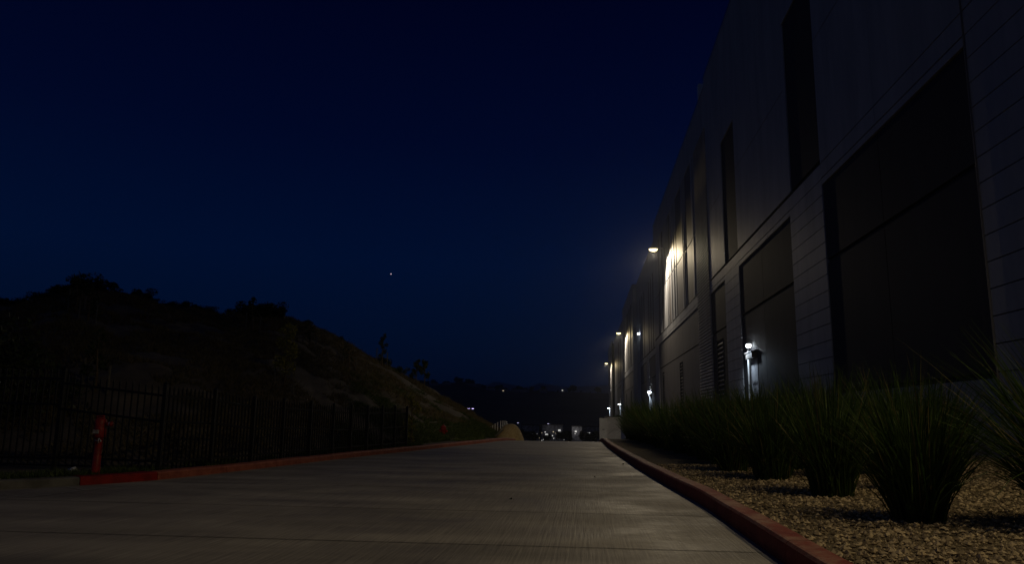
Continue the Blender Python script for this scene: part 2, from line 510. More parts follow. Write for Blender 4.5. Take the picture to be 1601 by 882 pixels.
def hillh(az, u):
    rt_ = np.interp(az, ta, tr); rr = np.interp(az, AZ, RD); zr = np.interp(az, AZ, ZR)
    rr = np.maximum(rr, rt_ + 1.0)
    r = np.where(u <= 1, rt_ + (rr - rt_) * u, rr + (u - 1) * 60)
    z0 = 0.12 + np.where(r * np.cos(np.radians(az)) > 36, road_z(np.minimum(rt_ * np.cos(np.radians(az)), 44)), 0)
    # a little convex face, rounding over at the ridge, then falling behind
    up_ = z0 + (zr - z0) * (1.16 * u - 0.16 * u ** 2.6)
    dn = zr - (u - 1) * 9 - (u - 1) ** 2 * 14
    z = np.where(u <= 1, up_, dn)
    x, y = r * np.sin(np.radians(az)), r * np.cos(np.radians(az))
    k = np.clip(u * 5, 0, 1) * np.clip((zr + 0.2) / 3, 0.15, 1)
    z = z + k * (fbm(x, y, 0.45, 11) - 0.47) * 0.9 + k * (fbm(x, y, 1.8, 5) - 0.47) * 0.22
    return x, y, z
def hill_at(az, u):
    x, y, z = hillh(np.array([az]), np.array([u]))
    return float(x[0]), float(y[0]), float(z[0])


def fhill(U, V):
    us = np.concatenate([np.linspace(0, 1, 60), 1 + np.linspace(0.03, 1.0, 20)])
    return np.stack(hillh(azs[U], us[V]), -1)
tag(grid('hillside', fhill, len(azs), NRh, M_hill), kind='structure')
# verge between kerb and slope
def fverge(U, V):
    ys = np.linspace(-4, 46, 120)
    q = ys[U]
    s, X, Y = dense(KL, 0.25)
    kx = np.interp(q, Y, X) - 0.27
    tx = np.where(q > 13.7, np.interp(q, [14.2, 17, 23, 27, 33, 38, 44.5, 46], [-7.9, -7.6, -6.9, -6.5, -5.9, -5.4, -4.9, -4.8]), kx - 40) - 0.8
    x = kx + (np.minimum(tx, kx - 0.3) - kx) * V / 20.0
    return np.stack([x, q, 0.105 + road_z(q) + 0.03 * (fbm(x, q, 2, 2) - 0.5)], -1)
tag(grid('verge', fverge, 120, 21, M_verge), kind='structure')

# far terrain
RID = [(-45, 60), (-20, 62), (-14, 58), (-12.5, 50), (-10.4, 53), (-8.9, 55), (-7.5, 47), (-5.5, 43), (-1.6, 43), (1.8, 43), (8, 46), (45, 50)]
def ffar(U, V):
    az = -45 + 90 * U / 359.0
    t_ = V / 49.0
    rr = 620 + t_ * 900
    zt = np.interp(az, [a for a, _ in RID], [b for _, b in RID])
    z = -10.7 + (zt + 10.7) * np.clip((rr - 640) / 560, 0, 1) ** 1.0
    x, y = rr * np.sin(np.radians(az)), rr * np.cos(np.radians(az))
    z = z + (fbm(x, y, 0.012, 4) - 0.47) * 9 * np.clip((rr - 700) / 300, 0, 1) * np.clip((1500 - rr) / 200, 0, 1)
    z = np.where(rr > 1210, z - (rr - 1210) * 0.12, z)
    return np.stack([x, y, z], -1)
tag(grid('far_hill', ffar, 360, 50, M_farhill), kind='structure')
MT = [(-30, 250), (-14, 225), (-12.5, 228), (-8.3, 238), (-7.2, 268), (-6.6, 292), (-5.6, 275), (-4.4, 250), (-3.7, 268), (-3.2, 288), (-2.4, 272), (-1.5, 258), (-0.5, 260), (1.8, 272), (6, 240), (30, 260)]
def fmt(U, V):
    az = -30 + 60 * U / 399.0
    rr = 5200 + 1600 * V / 19.0
    zt = np.interp(az, [a for a, _ in MT], [b for _, b in MT])
    pk = 1 - np.abs(V / 19.0 - 0.5) * 2
    x, y = rr * np.sin(np.radians(az)), rr * np.cos(np.radians(az))
    z = -20 + (zt + 14 * (fbm(az * 3, az * 0, 1.0, 8) - 0.5) + 20) * pk ** 0.8
    return np.stack([x, y, z], -1)
tag(grid('mountains', fmt, 400, 20, M_mount), kind='structure')

# air: far hills fade to blue; thickened to give the lamp a glow
hz = MB().box(-7400, 7400, -7400, 7400, -14, 330).build('haze', bpy.data.materials.new('haze_air'))
hm = hz.data.materials[0]
hm.use_nodes = True
hn = hm.node_tree.nodes
hn.remove(hn['Principled BSDF'])
pv_ = hn.new('ShaderNodeVolumePrincipled')
pv_.inputs['Color'].default_value = (0.85, 0.9, 1, 1)
pv_.inputs['Density'].default_value = 1.7e-4
pv_.inputs['Anisotropy'].default_value = 0.8
hm.node_tree.links.new(pv_.outputs[0], hn['Material Output'].inputs['Volume'])
tag(hz, kind='stuff', label='thin evening haze over the valley', cat='haze')
# ------------------------------------------------------------------ the warehouse
bld = empty('warehouse', (9, 0, 0), 'long pale grey concrete warehouse with charcoal panels, running the whole right side', 'warehouse')
X0 = 9.0


def part(name, mb, m, parent=bld, label=None, bevel=0.0):
    # build in world coordinates, shift to the parent's origin
    mb.v = [(x - 9.0, y, z) for x, y, z in mb.v]
    o = mb.build(name, m, parent, bevel=bevel)
    if label: o['label'] = label
    return o


G = 0.018  # half gap of a joint
def face(mb, X, y0, y1, z0, z1, depth=0.0, g=G):
    mb.box(X + depth, X + 0.13, y0 + g, y1 - g, z0 + g, z1 - g)
def courses(mb, X, y0, y1, z0, z1, h=0.61):
    z = z1
    while z > z0 + 0.05:
        zz = max(z - h, z0)
        face(mb, X, y0, y1, zz, z, g=0.014)
        z = zz


core = MB()
core.box(9.12, 70, -32, 95.5, -1, 24.6)
core.box(9.92, 70, 95.5, 138, -5, 24.6)
core.box(9.12, 70, 138, 173, -8, 24.6)
core.box(9.92, 70, 173, 240, -9, 24.6)
core.box(9.12, 70, 240, 275, -10, 24.6)
part('wall_core', core, M_rev)
class Many(list):
    # every panel its own part
    def box(s, *a):
        s.append(MB().box(*a))
        return s
    def flush(s, name, m, parent):
        for mb in s: part(name, mb, m, parent)
wl, dk, md, fn = MB(), Many(), Many(), Many()
# bay one, near to far ---------------------------------------------
courses(wl, X0, -32, 17.46, 0.05, 10.75)
for a, b in ((-32, -10), (-10, 0), (0, 8.7), (8.7, 17.46), (17.46, 22.98), (22.98, 28.4), (28.4, 32.8), (32.8, 38.4), (38.4, 43.9), (43.9, 48.3), (48.3, 53.8)):
    ztop = 26.2
    if a == 28.4:
        face(wl, X0, a, b, 18.8, ztop); face(dk, X0, a + 0.08, b - 0.3, 10.95, 18.8, 0.05)
        face(wl, X0, b - 0.3, b, 10.9, 18.8)
    elif a == 43.9:
        face(wl, X0, a, b, 18.9, ztop); face(dk, X0, a, b - 0.3, 10.9, 18.9, 0.05)
        face(wl, X0, b - 0.3, b, 10.9, 18.9)
    elif a == -10:
        face(wl, X0, a, b, 18.8, ztop); face(dk, X0, a, b, 10.9, 18.8, 0.05)
    else:
        face(wl, X0, a, b, 15.78, ztop, g=0.008); face(wl, X0, a, b, 10.9 if a > 30 else 10.765, 15.76, g=0.008)
for a, b, mid in ((17.46, 28.35, 22.98), (32.8, 43.9, 38.4)):
    for p, q in ((a, mid), (mid, b)):
        face(dk, X0, p, q, 2.2, 6.9, 0.04); face(dk, X0, p, q, 7.02, 9.87, 0.04)
        face(wl, X0, p, q, 9.9, 10.15, g=0.012); face(wl, X0, p, q, 10.17, 10.75, g=0.012)
        face(wl, X0, p, q, -0.1, 2.1)
courses(wl, X0, 28.35, 32.8, 0.1, 10.75)
courses(wl, X0, 43.9, 48.3, 0.0, 10.75)
face(dk, X0, 48.3, 53.8, 7.0, 9.87, 0.04)
face(dk, X0, 48.3, 49.8, 2.15, 6.9, 0.04, 0.004); face(dk, X0, 52.1, 53.8, 2.15, 6.9, 0.04, 0.004); face(dk, X0, 49.8, 52.1, 6.35, 6.9, 0.04, 0.004)
face(wl, X0, 48.3, 53.8, -0.3, 2.1); face(wl, X0, 48.3, 53.8, 9.9, 10.15); face(wl, X0, 48.3, 53.8, 10.17, 10.75)
# ribbed column
z = -0.5
rb = MB()
while z < 22.4:
    rb.add([(9.06, 53.85, z), (9.06, 59.55, z), (8.94, 59.55, z + 0.06), (8.94, 53.85, z + 0.06), (8.94, 59.55, z + 0.14), (8.94, 53.85, z + 0.14), (9.06, 59.55, z + 0.205), (9.06, 53.85, z + 0.205)],
           [(0, 1, 2, 3), (3, 2, 4, 5), (5, 4, 6, 7), (0, 3, 5, 7), (1, 6, 4, 2)])
    z += 0.235
rb.box(9.06, 9.12, 53.8, 59.6, -0.5, 22.4)
part('ribbed_panel', rb, M_wall)
face(wl, X0, 53.8, 59.6, 22.4, 25.5)


def striped_bay(X, y0, y1, darks, ribs, top=25.5, zb=-0.5, louv=(), dk2=md):
    """upper wall of vertical light bands and recessed dark ones, dark lower wall with louvres"""
    cuts = sorted(set([y0, y1] + [c for d in darks for c in d]))
    for a, b in zip(cuts[:-1], cuts[1:]):
        isd = any(abs(a - d[0]) < 1e-6 for d in darks)
        tgt, dp = (dk2, 0.05) if isd else (wl, 0.0)
        zt = 22.42
        face(tgt, X, a, b, 10.9, 15.74, dp, 0.006); face(tgt, X, a, b, 15.86, zt, dp, 0.006)
        face(wl, X, a, b, zt, top, g=0.006)
    for y in ribs:
        fn.box(X - 0.07, X + 0.001, y - 0.09, y + 0.09, 10.9, 15.74)
        fn.box(X - 0.07, X + 0.001, y - 0.09, y + 0.09, 15.86, 22.4)
    face(wl, X, y0, y1, 10.17, 10.78, g=0.012); face(wl, X, y0, y1, 9.87, 10.15, g=0.012)
    face(md, X, y0, y1, 7.0, 9.85, 0.04)
    c2 = sorted(set([y0, y1] + [c for d in louv for c in d]))
    for a, b in zip(c2[:-1], c2[1:]):
        if any(abs(a - d[0]) < 1e-6 for d in louv):
            face(md, X, a, b, 6.35, 6.9, 0.04, 0.004)
        else:
            face(md, X, a, b, 2.15, 6.9, 0.04, 0.004)
    face(wl, X, y0, y1, zb, 2.1)


LOUV = [(X0, 49.8, 52.1), (X0, 70.0, 72.2), (X0, 85.9, 87.6), (9.0, 144.2, 146.2), (9.0, 159.8, 161.8)]
striped_bay(X0, 59.6, 91, [(61.8, 65.6), (68.3, 72.7), (77.4, 79.2), (84.6, 86.4), (88.6, 90)], (60.6, 66.4, 67.2, 74.0, 76.2, 79.8, 81.3, 82.6, 87.2), louv=((70.0, 72.2), (85.9, 87.6)))
courses(wl, X0, 91, 95.5, -1, 10.75)
face(wl, X0, 91, 95.5, 10.9, 15.74); face(wl, X0, 91, 95.5, 15.86, 25.5)
X1 = 9.8
# recess one with a door
for a, b, kind in ((95.5, 103.5, 'l'), (103.5, 113.9, 'd'), (113.9, 118.6, 'l'), (118.6, 131.5, 'd'), (131.5, 138, 'l')):
    if kind == 'l':
        courses(wl, X1, a, b, -2, 10.75)
        face(wl, X1, a, b, 10.9, 25.5)
    else:
        face(wl, X1, a, b, 9.9, 10.75)
        face(md, X1, a, b, 7.0, 9.85, 0.04); face(md, X1, a, b, 2.15, 6.9, 0.04); face(wl, X1, a, b, -2, 2.1)
        for p in np.arange(a, b - 1, (b - a) / 3):
            face(wl, X1, p, p + (b - a) / 6, 10.9, 25.5, g=0.01); face(md, X1, p + (b - a) / 6, p + (b - a) / 3, 10.9, 21.5, 0.04, 0.01); face(wl, X1, p + (b - a) / 6, p + (b - a) / 3, 21.5, 25.5, g=0.01)
striped_bay(9.0, 138, 173, [(140.5, 144), (146.5, 150), (153, 157), (165, 168)], (145, 151.5, 158.5, 161.5, 163, 170), louv=((144.2, 146.2), (159.8, 161.8)), zb=-3)
wl.box(9.0, 9.12, 137.86, 138.0, -5, 25.5)
for a, b, kind in ((173, 190, 'd'), (190, 198, 'l'), (198, 208, 'd'), (208, 222, 'd'), (222, 240, 'l')):
    if kind == 'l':
        courses(wl, X1, a, b, -5, 10.75)
        face(wl, X1, a, b, 10.9, 25.3)
    else:
        face(wl, X1, a, b, 9.9, 10.75)
        face(md, X1, a, b, 7.0, 9.85, 0.04); face(md, X1, a, b, 2.15, 6.9, 0.04); face(wl, X1, a, b, -5, 2.1)
        face(md, X1, a, (a + b) / 2, 10.9, 22, 0.04); face(wl, X1, (a + b) / 2, b, 10.9, 22); face(wl, X1, a, b, 22, 25.3)
striped_bay(9.0, 240, 275, [(244, 247), (252, 256), (262, 266)], (249, 250, 258, 260), zb=-6)
part('light_wall', wl, M_wall)
dk.flush('charcoal_panel', M_dark, bld)
md.flush('taupe_panel', M_mid, bld)
fn.flush('wall_rib', M_wall, bld)
# returns and roof line
rt_m = Many()
rt_m.box(9.0, 9.93, 95.46, 95.5, -2, 25.5)
rt_m.box(9.12, 9.95, 137.9, 138.0, -4, 25.5)
rt_m.box(9.0, 9.93, 172.96, 173.0, -5, 25.5)
rt_m.flush('return_wall', M_wall, bld)
cp = MB()
for X, a, b, zt in ((9.0, -32, 53.8, 26.2), (9.0, 53.8, 95.5, 25.5), (9.8, 95.5, 138, 25.5), (9.0, 138, 173, 25.5), (9.8, 173, 240, 25.3), (9.0, 240, 275, 25.3)):
    cp.box(X - 0.02, X + 0.45, a + 0.003, b - 0.003, zt - 0.02, zt + 0.06)
    cp.box(X + 0.14, X + 0.4, a + 0.003, b - 0.003, 24.55, zt - 0.02)
part('parapet_coping', cp, M_mid)
ru = MB().box(9.15, 9.75, 57.0, 57.5, 25.5, 27.3)
part('roof_vent', ru, M_white)
for X, a, b in LOUV:
    m_ = MB()
    m_.box(X + 0.02, X + 0.13, a + 0.02, a + 0.09, 2.05, 6.35); m_.box(X + 0.02, X + 0.13, b - 0.09, b - 0.02, 2.05, 6.35)
    zz = 2.12
    while zz < 6.2:
        m_.add([(X + 0.02, a + 0.09, zz), (X + 0.02, b - 0.09, zz), (X + 0.11, b - 0.09, zz + 0.16), (X + 0.11, a + 0.09, zz + 0.16),
                (X + 0.02, a + 0.09, zz + 0.03), (X + 0.02, b - 0.09, zz + 0.03), (X + 0.11, b - 0.09, zz + 0.19), (X + 0.11, a + 0.09, zz + 0.19)],
               [(0, 1, 2, 3), (7, 6, 5, 4), (0, 4, 5, 1)])
        zz += 0.3
    part('louvre', m_, M_louv)
# pale downpipe beside the nearest big panel
part('downpipe', MB().tube([(8.965, 17.40, 0.3), (8.965, 17.40, 12.4)], 0.022, 8), M_mid)


def door(X, y0, y1, zb=2.12):
    fr = MB()
    fr.box(X - 0.03, X + 0.05, y0, y0 + 0.09, zb, zb + 2.2); fr.box(X - 0.03, X + 0.05, y1 - 0.09, y1, zb, zb + 2.2); fr.box(X - 0.03, X + 0.05, y0 + 0.09, y1 - 0.09, zb + 2.1, zb + 2.2)
    frame = part('door_frame', fr, M_door)
    mdl = (y0 + y1) / 2
    lf = MB().box(X - 0.02, X + 0.045, y0 + 0.1, y1 - 0.1, zb + 0.01, zb + 2.09)
    leaf = part('door', lf, M_door)
    hb = MB().box(X - 0.07, X - 0.045, y0 + 0.2, y1 - 0.2, zb + 0.98, zb + 1.02).box(X - 0.05, X + 0.002, y0 + 0.2, y0 + 0.24, zb + 0.97, zb + 1.03).box(X - 0.05, X + 0.002, y1 - 0.24, y1 - 0.2, zb + 0.97, zb + 1.03)
    h = hb
    h.v = [(x - 9.0, y, z) for x, y, z in h.v]
    h.build('handle', M_metal, leaf)
    cn = MB()
    cn.box(X - 0.28, X + 0.05, y0 + 0.1, y1 + 0.1, zb + 2.23, zb + 2.5)
    cn.add([(X + 0.04, y0 - 0.02, zb + 2.62), (X - 0.34, y0 - 0.02, zb + 2.52), (X - 0.34, y1 + 0.22, zb + 2.52), (X + 0.04, y1 + 0.22, zb + 2.62),
            (X + 0.04, y0 - 0.02, zb + 2.66), (X - 0.34, y0 - 0.02, zb + 2.56), (X - 0.34, y1 + 0.22, zb + 2.56), (X + 0.04, y1 + 0.22, zb + 2.66)],
           [(0, 3, 2, 1), (4, 5, 6, 7), (0, 1, 5, 4), (1, 2, 6, 5), (2, 3, 7, 6), (3, 0, 4, 7)])
    part('door_canopy', cn, M_housing)
    part('conduit', MB().tube([(X - 0.08, y1 + 0.42, zb - 0.2), (X - 0.08, y1 + 0.42, zb + 2.75)], 0.045, 8), M_white)
    ld = MB().box(X - 1.5, X - 0.02, y0 - 0.3, y1 + 0.4, zb - 0.2, zb - 0.02)
    ld.box(X - 1.3, X - 0.02, y0 - 0.1, y1 + 0.2, -1.0, zb - 0.2)
    part('door_landing', ld, M_conc)


DOORS = [(9.04, 40.3, 41.8), (9.84, 111.6, 113.1), (9.84, 203.3, 204.8), (9.04, 262.3, 263.8)]
for d in DOORS: door(*d)


def spot(name, loc, power, col, ang, blend, aim, parent, size=0.15):
    l = bpy.data.lights.new(name, 'SPOT')
    l.energy = power
    l.color = col
    l.spot_size = R(ang)
    l.spot_blend = blend
    l.shadow_soft_size = size
    o = bpy.data.objects.new(name, l)
    COL.objects.link(o)
    o.location = loc
    o.rotation_euler = Vector(aim).to_track_quat('-Z', 'Y').to_euler()
    o.parent = parent
    return o


def wall_lamp(X, y, z, power, label, reach=1.95, beam=(140, 0.6, (0.0, -0.4, -1)), throw=P_THROW, tdir=(0.1, -1, -0.22), col=(1.0, 0.85, 0.64), tcol=(1.0, 0.74, 0.30)):
    L = empty('wall_lamp', (X, y, z), label, 'wall lamp', 'area lamps on long arms along the warehouse wall')
    MB().box(-0.06, 0.0, -0.13, 0.13, -0.2, 0.2).build('mounting_plate', M_housing, L)
    MB().tube([(-0.04, 0, 0.0), (-0.3, 0, 0.12), (-0.55, 0, 0.17), (-reach + 0.95, 0, 0.17)], 0.035, 10).build('arm', M_metal, L, True)
    hd = MB()
    x0, x1 = -reach, -reach + 0.98
    hd.add([(x0, -0.2, 0.12), (x1, -0.2, 0.12), (x1, 0.2, 0.12), (x0, 0.2, 0.12), (x0 + 0.06, -0.15, 0.22), (x1 - 0.1, -0.13, 0.26), (x1 - 0.1, 0.13, 0.26), (x0 + 0.06, 0.15, 0.22)],
           [(0, 3, 2, 1), (4, 5, 6, 7), (0, 1, 5, 4), (1, 2, 6, 5), (2, 3, 7, 6), (3, 0, 4, 7)])
    hd.build('lamp_head', M_housing, L, bevel=0.02)
    # glass lens under the head, its droop deepened to imitate the lamp's bloom
    ln = MB()
    ng, nv = 20, 9
    vs = [((x0 + x1) / 2 + 0.46 * math.cos(2 * math.pi * i / ng) * math.cos(q), 0.24 * math.sin(2 * math.pi * i / ng) * math.cos(q), 0.1 + 0.3 * math.sin(q))
          for q in [-math.pi / 2 * (1 - k / (nv - 1)) + 0.001 for k in range(nv)] for i in range(ng)]
    fs = [(k * ng + i, k * ng + (i + 1) % ng, (k + 1) * ng + (i + 1) % ng, (k + 1) * ng + i) for k in range(nv - 1) for i in range(ng)]
    ln.add(vs, fs).build('lens', E_warm, L, True)
    spot('lamp_light', ((x0 + x1) / 2, 0, -0.3), power, col, beam[0], beam[1], beam[2], L, 0.12)
    if throw:  # added second spot in the same head, to brighten surfaces farther off
        spot('added_throw_light', ((x0 + x1) / 2, 0, -0.3), throw, tcol, 38, 1.0, tdir, L, 0.12)
    return L


wall_lamp(9.0, 3.5, 10.6, P_NEAR, 'area lamp on the warehouse wall behind the viewer, lighting the near drive', 1.95, (128, 1.0, (-0.5, 0.45, -1)), 4500.0, (-0.27, 1, -0.2), (1.0, 0.80, 0.46), (1.0, 0.80, 0.48))  # second spot here is added to brighten the heap, hydrant and slope foot
wall_lamp(9.0, 80.0, 19.0, P_WALL, 'nearest and brightest warm area lamp in view, high on the striped wall')
wall_lamp(9.0, 161.0, 19.0, P_WALL, 'middle warm area lamp, on the second lit wall bay beyond the recess')
wall_lamp(9.0, 248.0, 18.8, P_WALL, 'farthest and smallest warm area lamp, at the far end of the warehouse')


def door_lamp(X, y, z, label, p=P_DOOR, s=1.0):
    L = empty('door_lamp', (X, y, z), label, 'door lamp', 'cool white lamps above the warehouse doors')
    MB().box(-0.05, 0, -0.12 * s, 0.12 * s, -0.05, 0.22).box(-0.2, -0.05, -0.1 * s, 0.1 * s, 0.1, 0.2).build('lamp_housing', M_housing, L, bevel=0.01)
    MB().lathe((-0.2, 0, -0.1), [(0.02, 0), (0.13 * s, 0.03), (0.17 * s, 0.12), (0.12 * s, 0.2)], 14).build('lens', E_cool, L, True)
    l = bpy.data.lights.new('door_light', 'SPOT')
    l.spot_size = R(165)
    l.spot_blend = 0.5
    l.energy = p
    l.color = (0.72, 0.86, 1.0)
    l.shadow_soft_size = 0.08
    o = bpy.data.objects.new('door_light', l)
    COL.objects.link(o)
    o.location = (-0.62, 0.1, -0.2)
    o.rotation_euler = Vector((0.1, -0.1, -1)).to_track_quat('-Z', 'Y').to_euler()
    o.parent = L
    return L


door_lamp(9.04, 41.5, 5.05, 'cool white lamp above the nearest door with the dark canopy', P_DOOR, 0.75)
door_lamp(9.84, 113.0, 5.0, 'cool white lamp above the second door, in the shaded recess', P_DOOR * 1.6, 1.7)
door_lamp(9.84, 204.4, 4.9, 'small cool lamp above the third door, over the white screen wall', P_DOOR * 2.4, 2.6)
door_lamp(9.04, 263.6, 4.6, 'smallest cool lamp at the far corner of the warehouse', P_DOOR * 3, 3)
sl = empty('recess_lamp', (9.8, 132.0, 15.7), 'tiny bare white lamp high on the dark recessed wall', 'wall lamp')
MB().box(-0.1, 0, -0.15, 0.15, -0.1, 0.1).build('lamp_housing', M_housing, sl)
MB().lathe((-0.2, 0, -0.1), [(0.03, 0), (0.18, 0.05), (0.18, 0.18), (0.05, 0.24)], 12).build('lens', E_cool, sl, True)

# ------------------------------------------------------------------ screen walls at the far end of the bed
SW_T, SW_T2 = 1.65, 1.93
sw = empty('screen_wall', (1.2, 50, -0.5), 'low white concrete screen wall at the end of the grass bed, nearest the drive', 'screen wall')
MB().box(-0.16, 0.02, 0, 0.3, -1, SW_T).build('post', M_screen, sw)
MB().box(0.02, 0.33, 0.05, 0.2, -1, SW_T - 0.75).box(0.02, 0.33, 0.05, 0.2, SW_T - 0.7, SW_T - 0.02).build('panel', M_screen, sw)
MB().box(-0.18, 0.35, -0.02, 0.32, SW_T + 0.003, SW_T + 0.04).build('coping', M_conc, sw)
sw2 = empty('screen_wall', (2.15, 56, -0.7), 'wider white screen wall behind the first, under the far door lamps', 'screen wall')
MB().box(-0.63, -0.42, 0, 0.3, -1, SW_T2).build('post', M_screen, sw2)
MB().box(-0.42, 0.55, 0.08, 0.25, -1, SW_T2).build('panel', M_screen, sw2)
MB().box(-0.65, 0.57, -0.02, 0.32, SW_T2 + 0.003, SW_T2 + 0.04).build('coping', M_conc, sw2)

# ------------------------------------------------------------------ iron fence
FA = np.array([-7.33, 12.81]); FB = np.array([-5.81, 24.96])
fence = empty('iron_fence', (0, 0, 0), 'black iron picket fence along the foot of the slope behind the left kerb', 'fence')
def fence_run(p, q, zt0, zt1, zb0, zb1, pitch):
    p, q = Vector((*p, 0)), Vector((*q, 0))
    ln = (q - p).length
    d = (q - p).normalized(); n_ = Vector((-d.y, d.x, 0))
    b = MB()
    k = int((ln - 0.06) / pitch)
    for i in range(1, k + 1):
        t_ = i * pitch / ln
        if t_ > 0.99: continue
        c = p + (q - p) * t_
        zt, zb = zt0 + (zt1 - zt0) * t_, zb0 + (zb1 - zb0) * t_
        h = 0.011
        cs = [c + d * h + n_ * h, c - d * h + n_ * h, c - d * h - n_ * h, c + d * h - n_ * h]
        b.add([(v.x, v.y, zb) for v in cs] + [(v.x, v.y, zt - 0.03) for v in cs] + [(c.x, c.y, zt + 0.02)],
              [(0, 1, 5, 4), (1, 2, 6, 5), (2, 3, 7, 6), (3, 0, 4, 7), (4, 5, 8), (5, 6, 8), (6, 7, 8), (7, 4, 8), (3, 2, 1, 0)])
    for f0 in (0.16, 0.62, None):
        za = (zt0 - 0.17, zt1 - 0.17) if f0 == 0.16 else ((zt0 - 0.62, zt1 - 0.62) if f0 else (zb0 + 0.12, zb1 + 0.12))
        w_, h_ = 0.018, 0.02
        vs = []
        for c, z in ((p + d * 0.03, za[0]), (q - d * 0.03, za[1])):
            for sx, sz in ((1, 1), (-1, 1), (-1, -1), (1, -1)):
                vs.append((c.x + n_.x * w_ * sx, c.y + n_.y * w_ * sx, z + h_ * sz))
        b.add(vs, [(0, 1, 5, 4), (1, 2, 6, 5), (2, 3, 7, 6), (3, 0, 4, 7), (0, 3, 2, 1), (4, 5, 6, 7)])
    b.build('fence_panel', M_black, fence)
def fpost(p, zt):
    h = 0.032
    MB().box(p[0] - h, p[0] + h, p[1] - h, p[1] + h, -0.1, zt).add([(p[0] - .038, p[1] - .038, zt), (p[0] + .038, p[1] - .038, zt), (p[0] + .038, p[1] + .038, zt), (p[0] - .038, p[1] + .038, zt), (p[0], p[1], zt + 0.035)], [(0, 1, 4), (1, 2, 4), (2, 3, 4), (3, 0, 4), (3, 2, 1, 0)]).build('post', M_black, fence)
tt = [0, 0.122, 0.238, 0.34, 0.449, 0.551, 0.642, 0.733, 0.825, 0.91, 1.0]
tops = [1.6, 1.56, 1.45, 1.44, 1.42, 1.38, 1.36, 1.36, 1.38, 1.4, 1.4]
pp = [FA + (FB - FA) * t_ for t_ in tt]
for i, p in enumerate(pp):
    fpost(p, tops[i] + 0.02)
    if i < 10: fence_run(p, pp[i + 1], tops[i] - 0.02, tops[i + 1] - 0.02, 0.14, 0.14, 0.121)
left = [(-7.33, 12.81), (-9.25, 12.8), (-11.7, 12.75), (-14.1, 12.7)]
lt = [1.58, 1.86, 1.88, 1.9]
for i in range(3):
    fence_run(left[i], left[i + 1], lt[i], lt[i + 1] - (0.08 if i == 0 else 0), 0.16 + 0.02 * i, 0.2, 0.122)
    fpost(left[i + 1], lt[i + 1] + 0.03)

# ------------------------------------------------------------------ post indicator valve
pv = empty('valve_post', (-7.78, 11.76, 0.10), 'red painted fire valve post standing on the bright red kerb in front of the fence', 'valve post')
MB().lathe((0, 0, 0), [(0.085, 0), (0.085, 0.02), (0.064, 0.025), (0.062, 0.58), (0.07, 0.6)], 20).build('post_pipe', M_hydr, pv, True)
MB().lathe((0, 0, 0.6), [(0.085, 0), (0.098, 0.02), (0.098, 0.14), (0.088, 0.17), (0.09, 0.2), (0.088, 0.29), (0.06, 0.31), (0.03, 0.33)], 18).build('valve_head', M_hydr, pv, True)
MB().box(-0.05, 0.05, -0.108, -0.09, 0.67, 0.73).build('indicator_window', M_label, pv, bevel=0.004)
MB().tube([(-0.07, 0, 0.9), (-0.075, 0, 0.945), (0.05, 0, 0.95), (0.055, 0, 0.9)], 0.012, 8).build('top_handle', M_hydr, pv, True)
MB().tube([(0.09, 0, 0.82), (0.15, 0, 0.82)], [0.03, 0.034], 12).tube([(0.175, 0, 0.82), (0.2, 0, 0.82)], [0.042, 0.04], 12).build('side_nozzle', M_hydr, pv, True)
MB().tube([(0.15, 0, 0.82), (0.176, 0, 0.82)], 0.036, 12).build('nozzle_ring', M_metal, pv, True)
MB().tube([(0.085, -0.02, 0.84), (0.11, -0.02, 0.6), (0.115, -0.02, 0.4), (0.09, -0.02, 0.34), (0.066, -0.01, 0.33)], 0.006, 6).build('wrench_rod', M_black, pv, True)
MB().tube([(-0.03, -0.066, 0.565), (0.02, -0.07, 0.56), (0.06, -0.05, 0.575)], 0.006, 6).tube([(0.045, -0.075, 0.6), (0.075, -0.05, 0.55), (0.04, -0.075, 0.52), (0.04, -0.075, 0.59)], 0.008, 6).build('chain_lock', M_metal, pv, True)

# ------------------------------------------------------------------ far hydrant by the slope
hy = empty('fire_hydrant', (-6.15, 33.5, 0.1), 'small dull red fire hydrant on the green foot of the slope beyond the fence', 'hydrant')
MB().lathe((0, 0, 0), [(0.16, 0), (0.16, 0.04), (0.1, 0.05), (0.1, 0.42), (0.13, 0.44), (0.13, 0.48), (0.11, 0.5)], 16).build('barrel', M_hydr, hy, True)
MB().lathe((0, 0, 0.5), [(0.13, 0), (0.12, 0.07), (0.07, 0.12), (0.025, 0.13), (0.025, 0.18)], 16).build('bonnet', M_hydr, hy, True)
for sx in (-1, 1): MB().tube([(sx * 0.09, 0, 0.38), (sx * 0.19, 0, 0.38)], [0.05, 0.055], 10).build('outlet', M_hydr, hy, True)

# ------------------------------------------------------------------ soil heap, its boards and the rail
def heap_z(x):
    return np.interp(x, [-1.05, -0.7, -0.35, -0.05, 0.25, 0.42, 0.62, 0.75], [-0.3, 0.18, 0.5, 0.62, 0.55, 0.42, 0.05, -0.3])
def fheap(U, V):
    a = U / 31 * 2 * math.pi
    r = V / 14
    ex = np.where(np.cos(a) < 0, 1.05, 0.8)
    x = ex * r * np.cos(a) - 0.03; y = 1.2 * r * np.sin(a)
    z = -0.4 + 1.15 * (1 - r ** 2.4) + 0.05 * (fbm(x, y, 3, 4) - 0.5)
    return np.stack([x, y, z], -1)
hp = grid('soil_heap', fheap, 32, 15, M_mound)
hp.location = (-3.95, 42.5, 0.02)
tag(hp, 'rounded tan soil heap at the left end of the drive below the pale posts', 'soil heap')
bo = empty('board_stack', (-4.65, 41.6, 0.0), 'slanted pale boards leaning on the left side of the soil heap', 'boards')
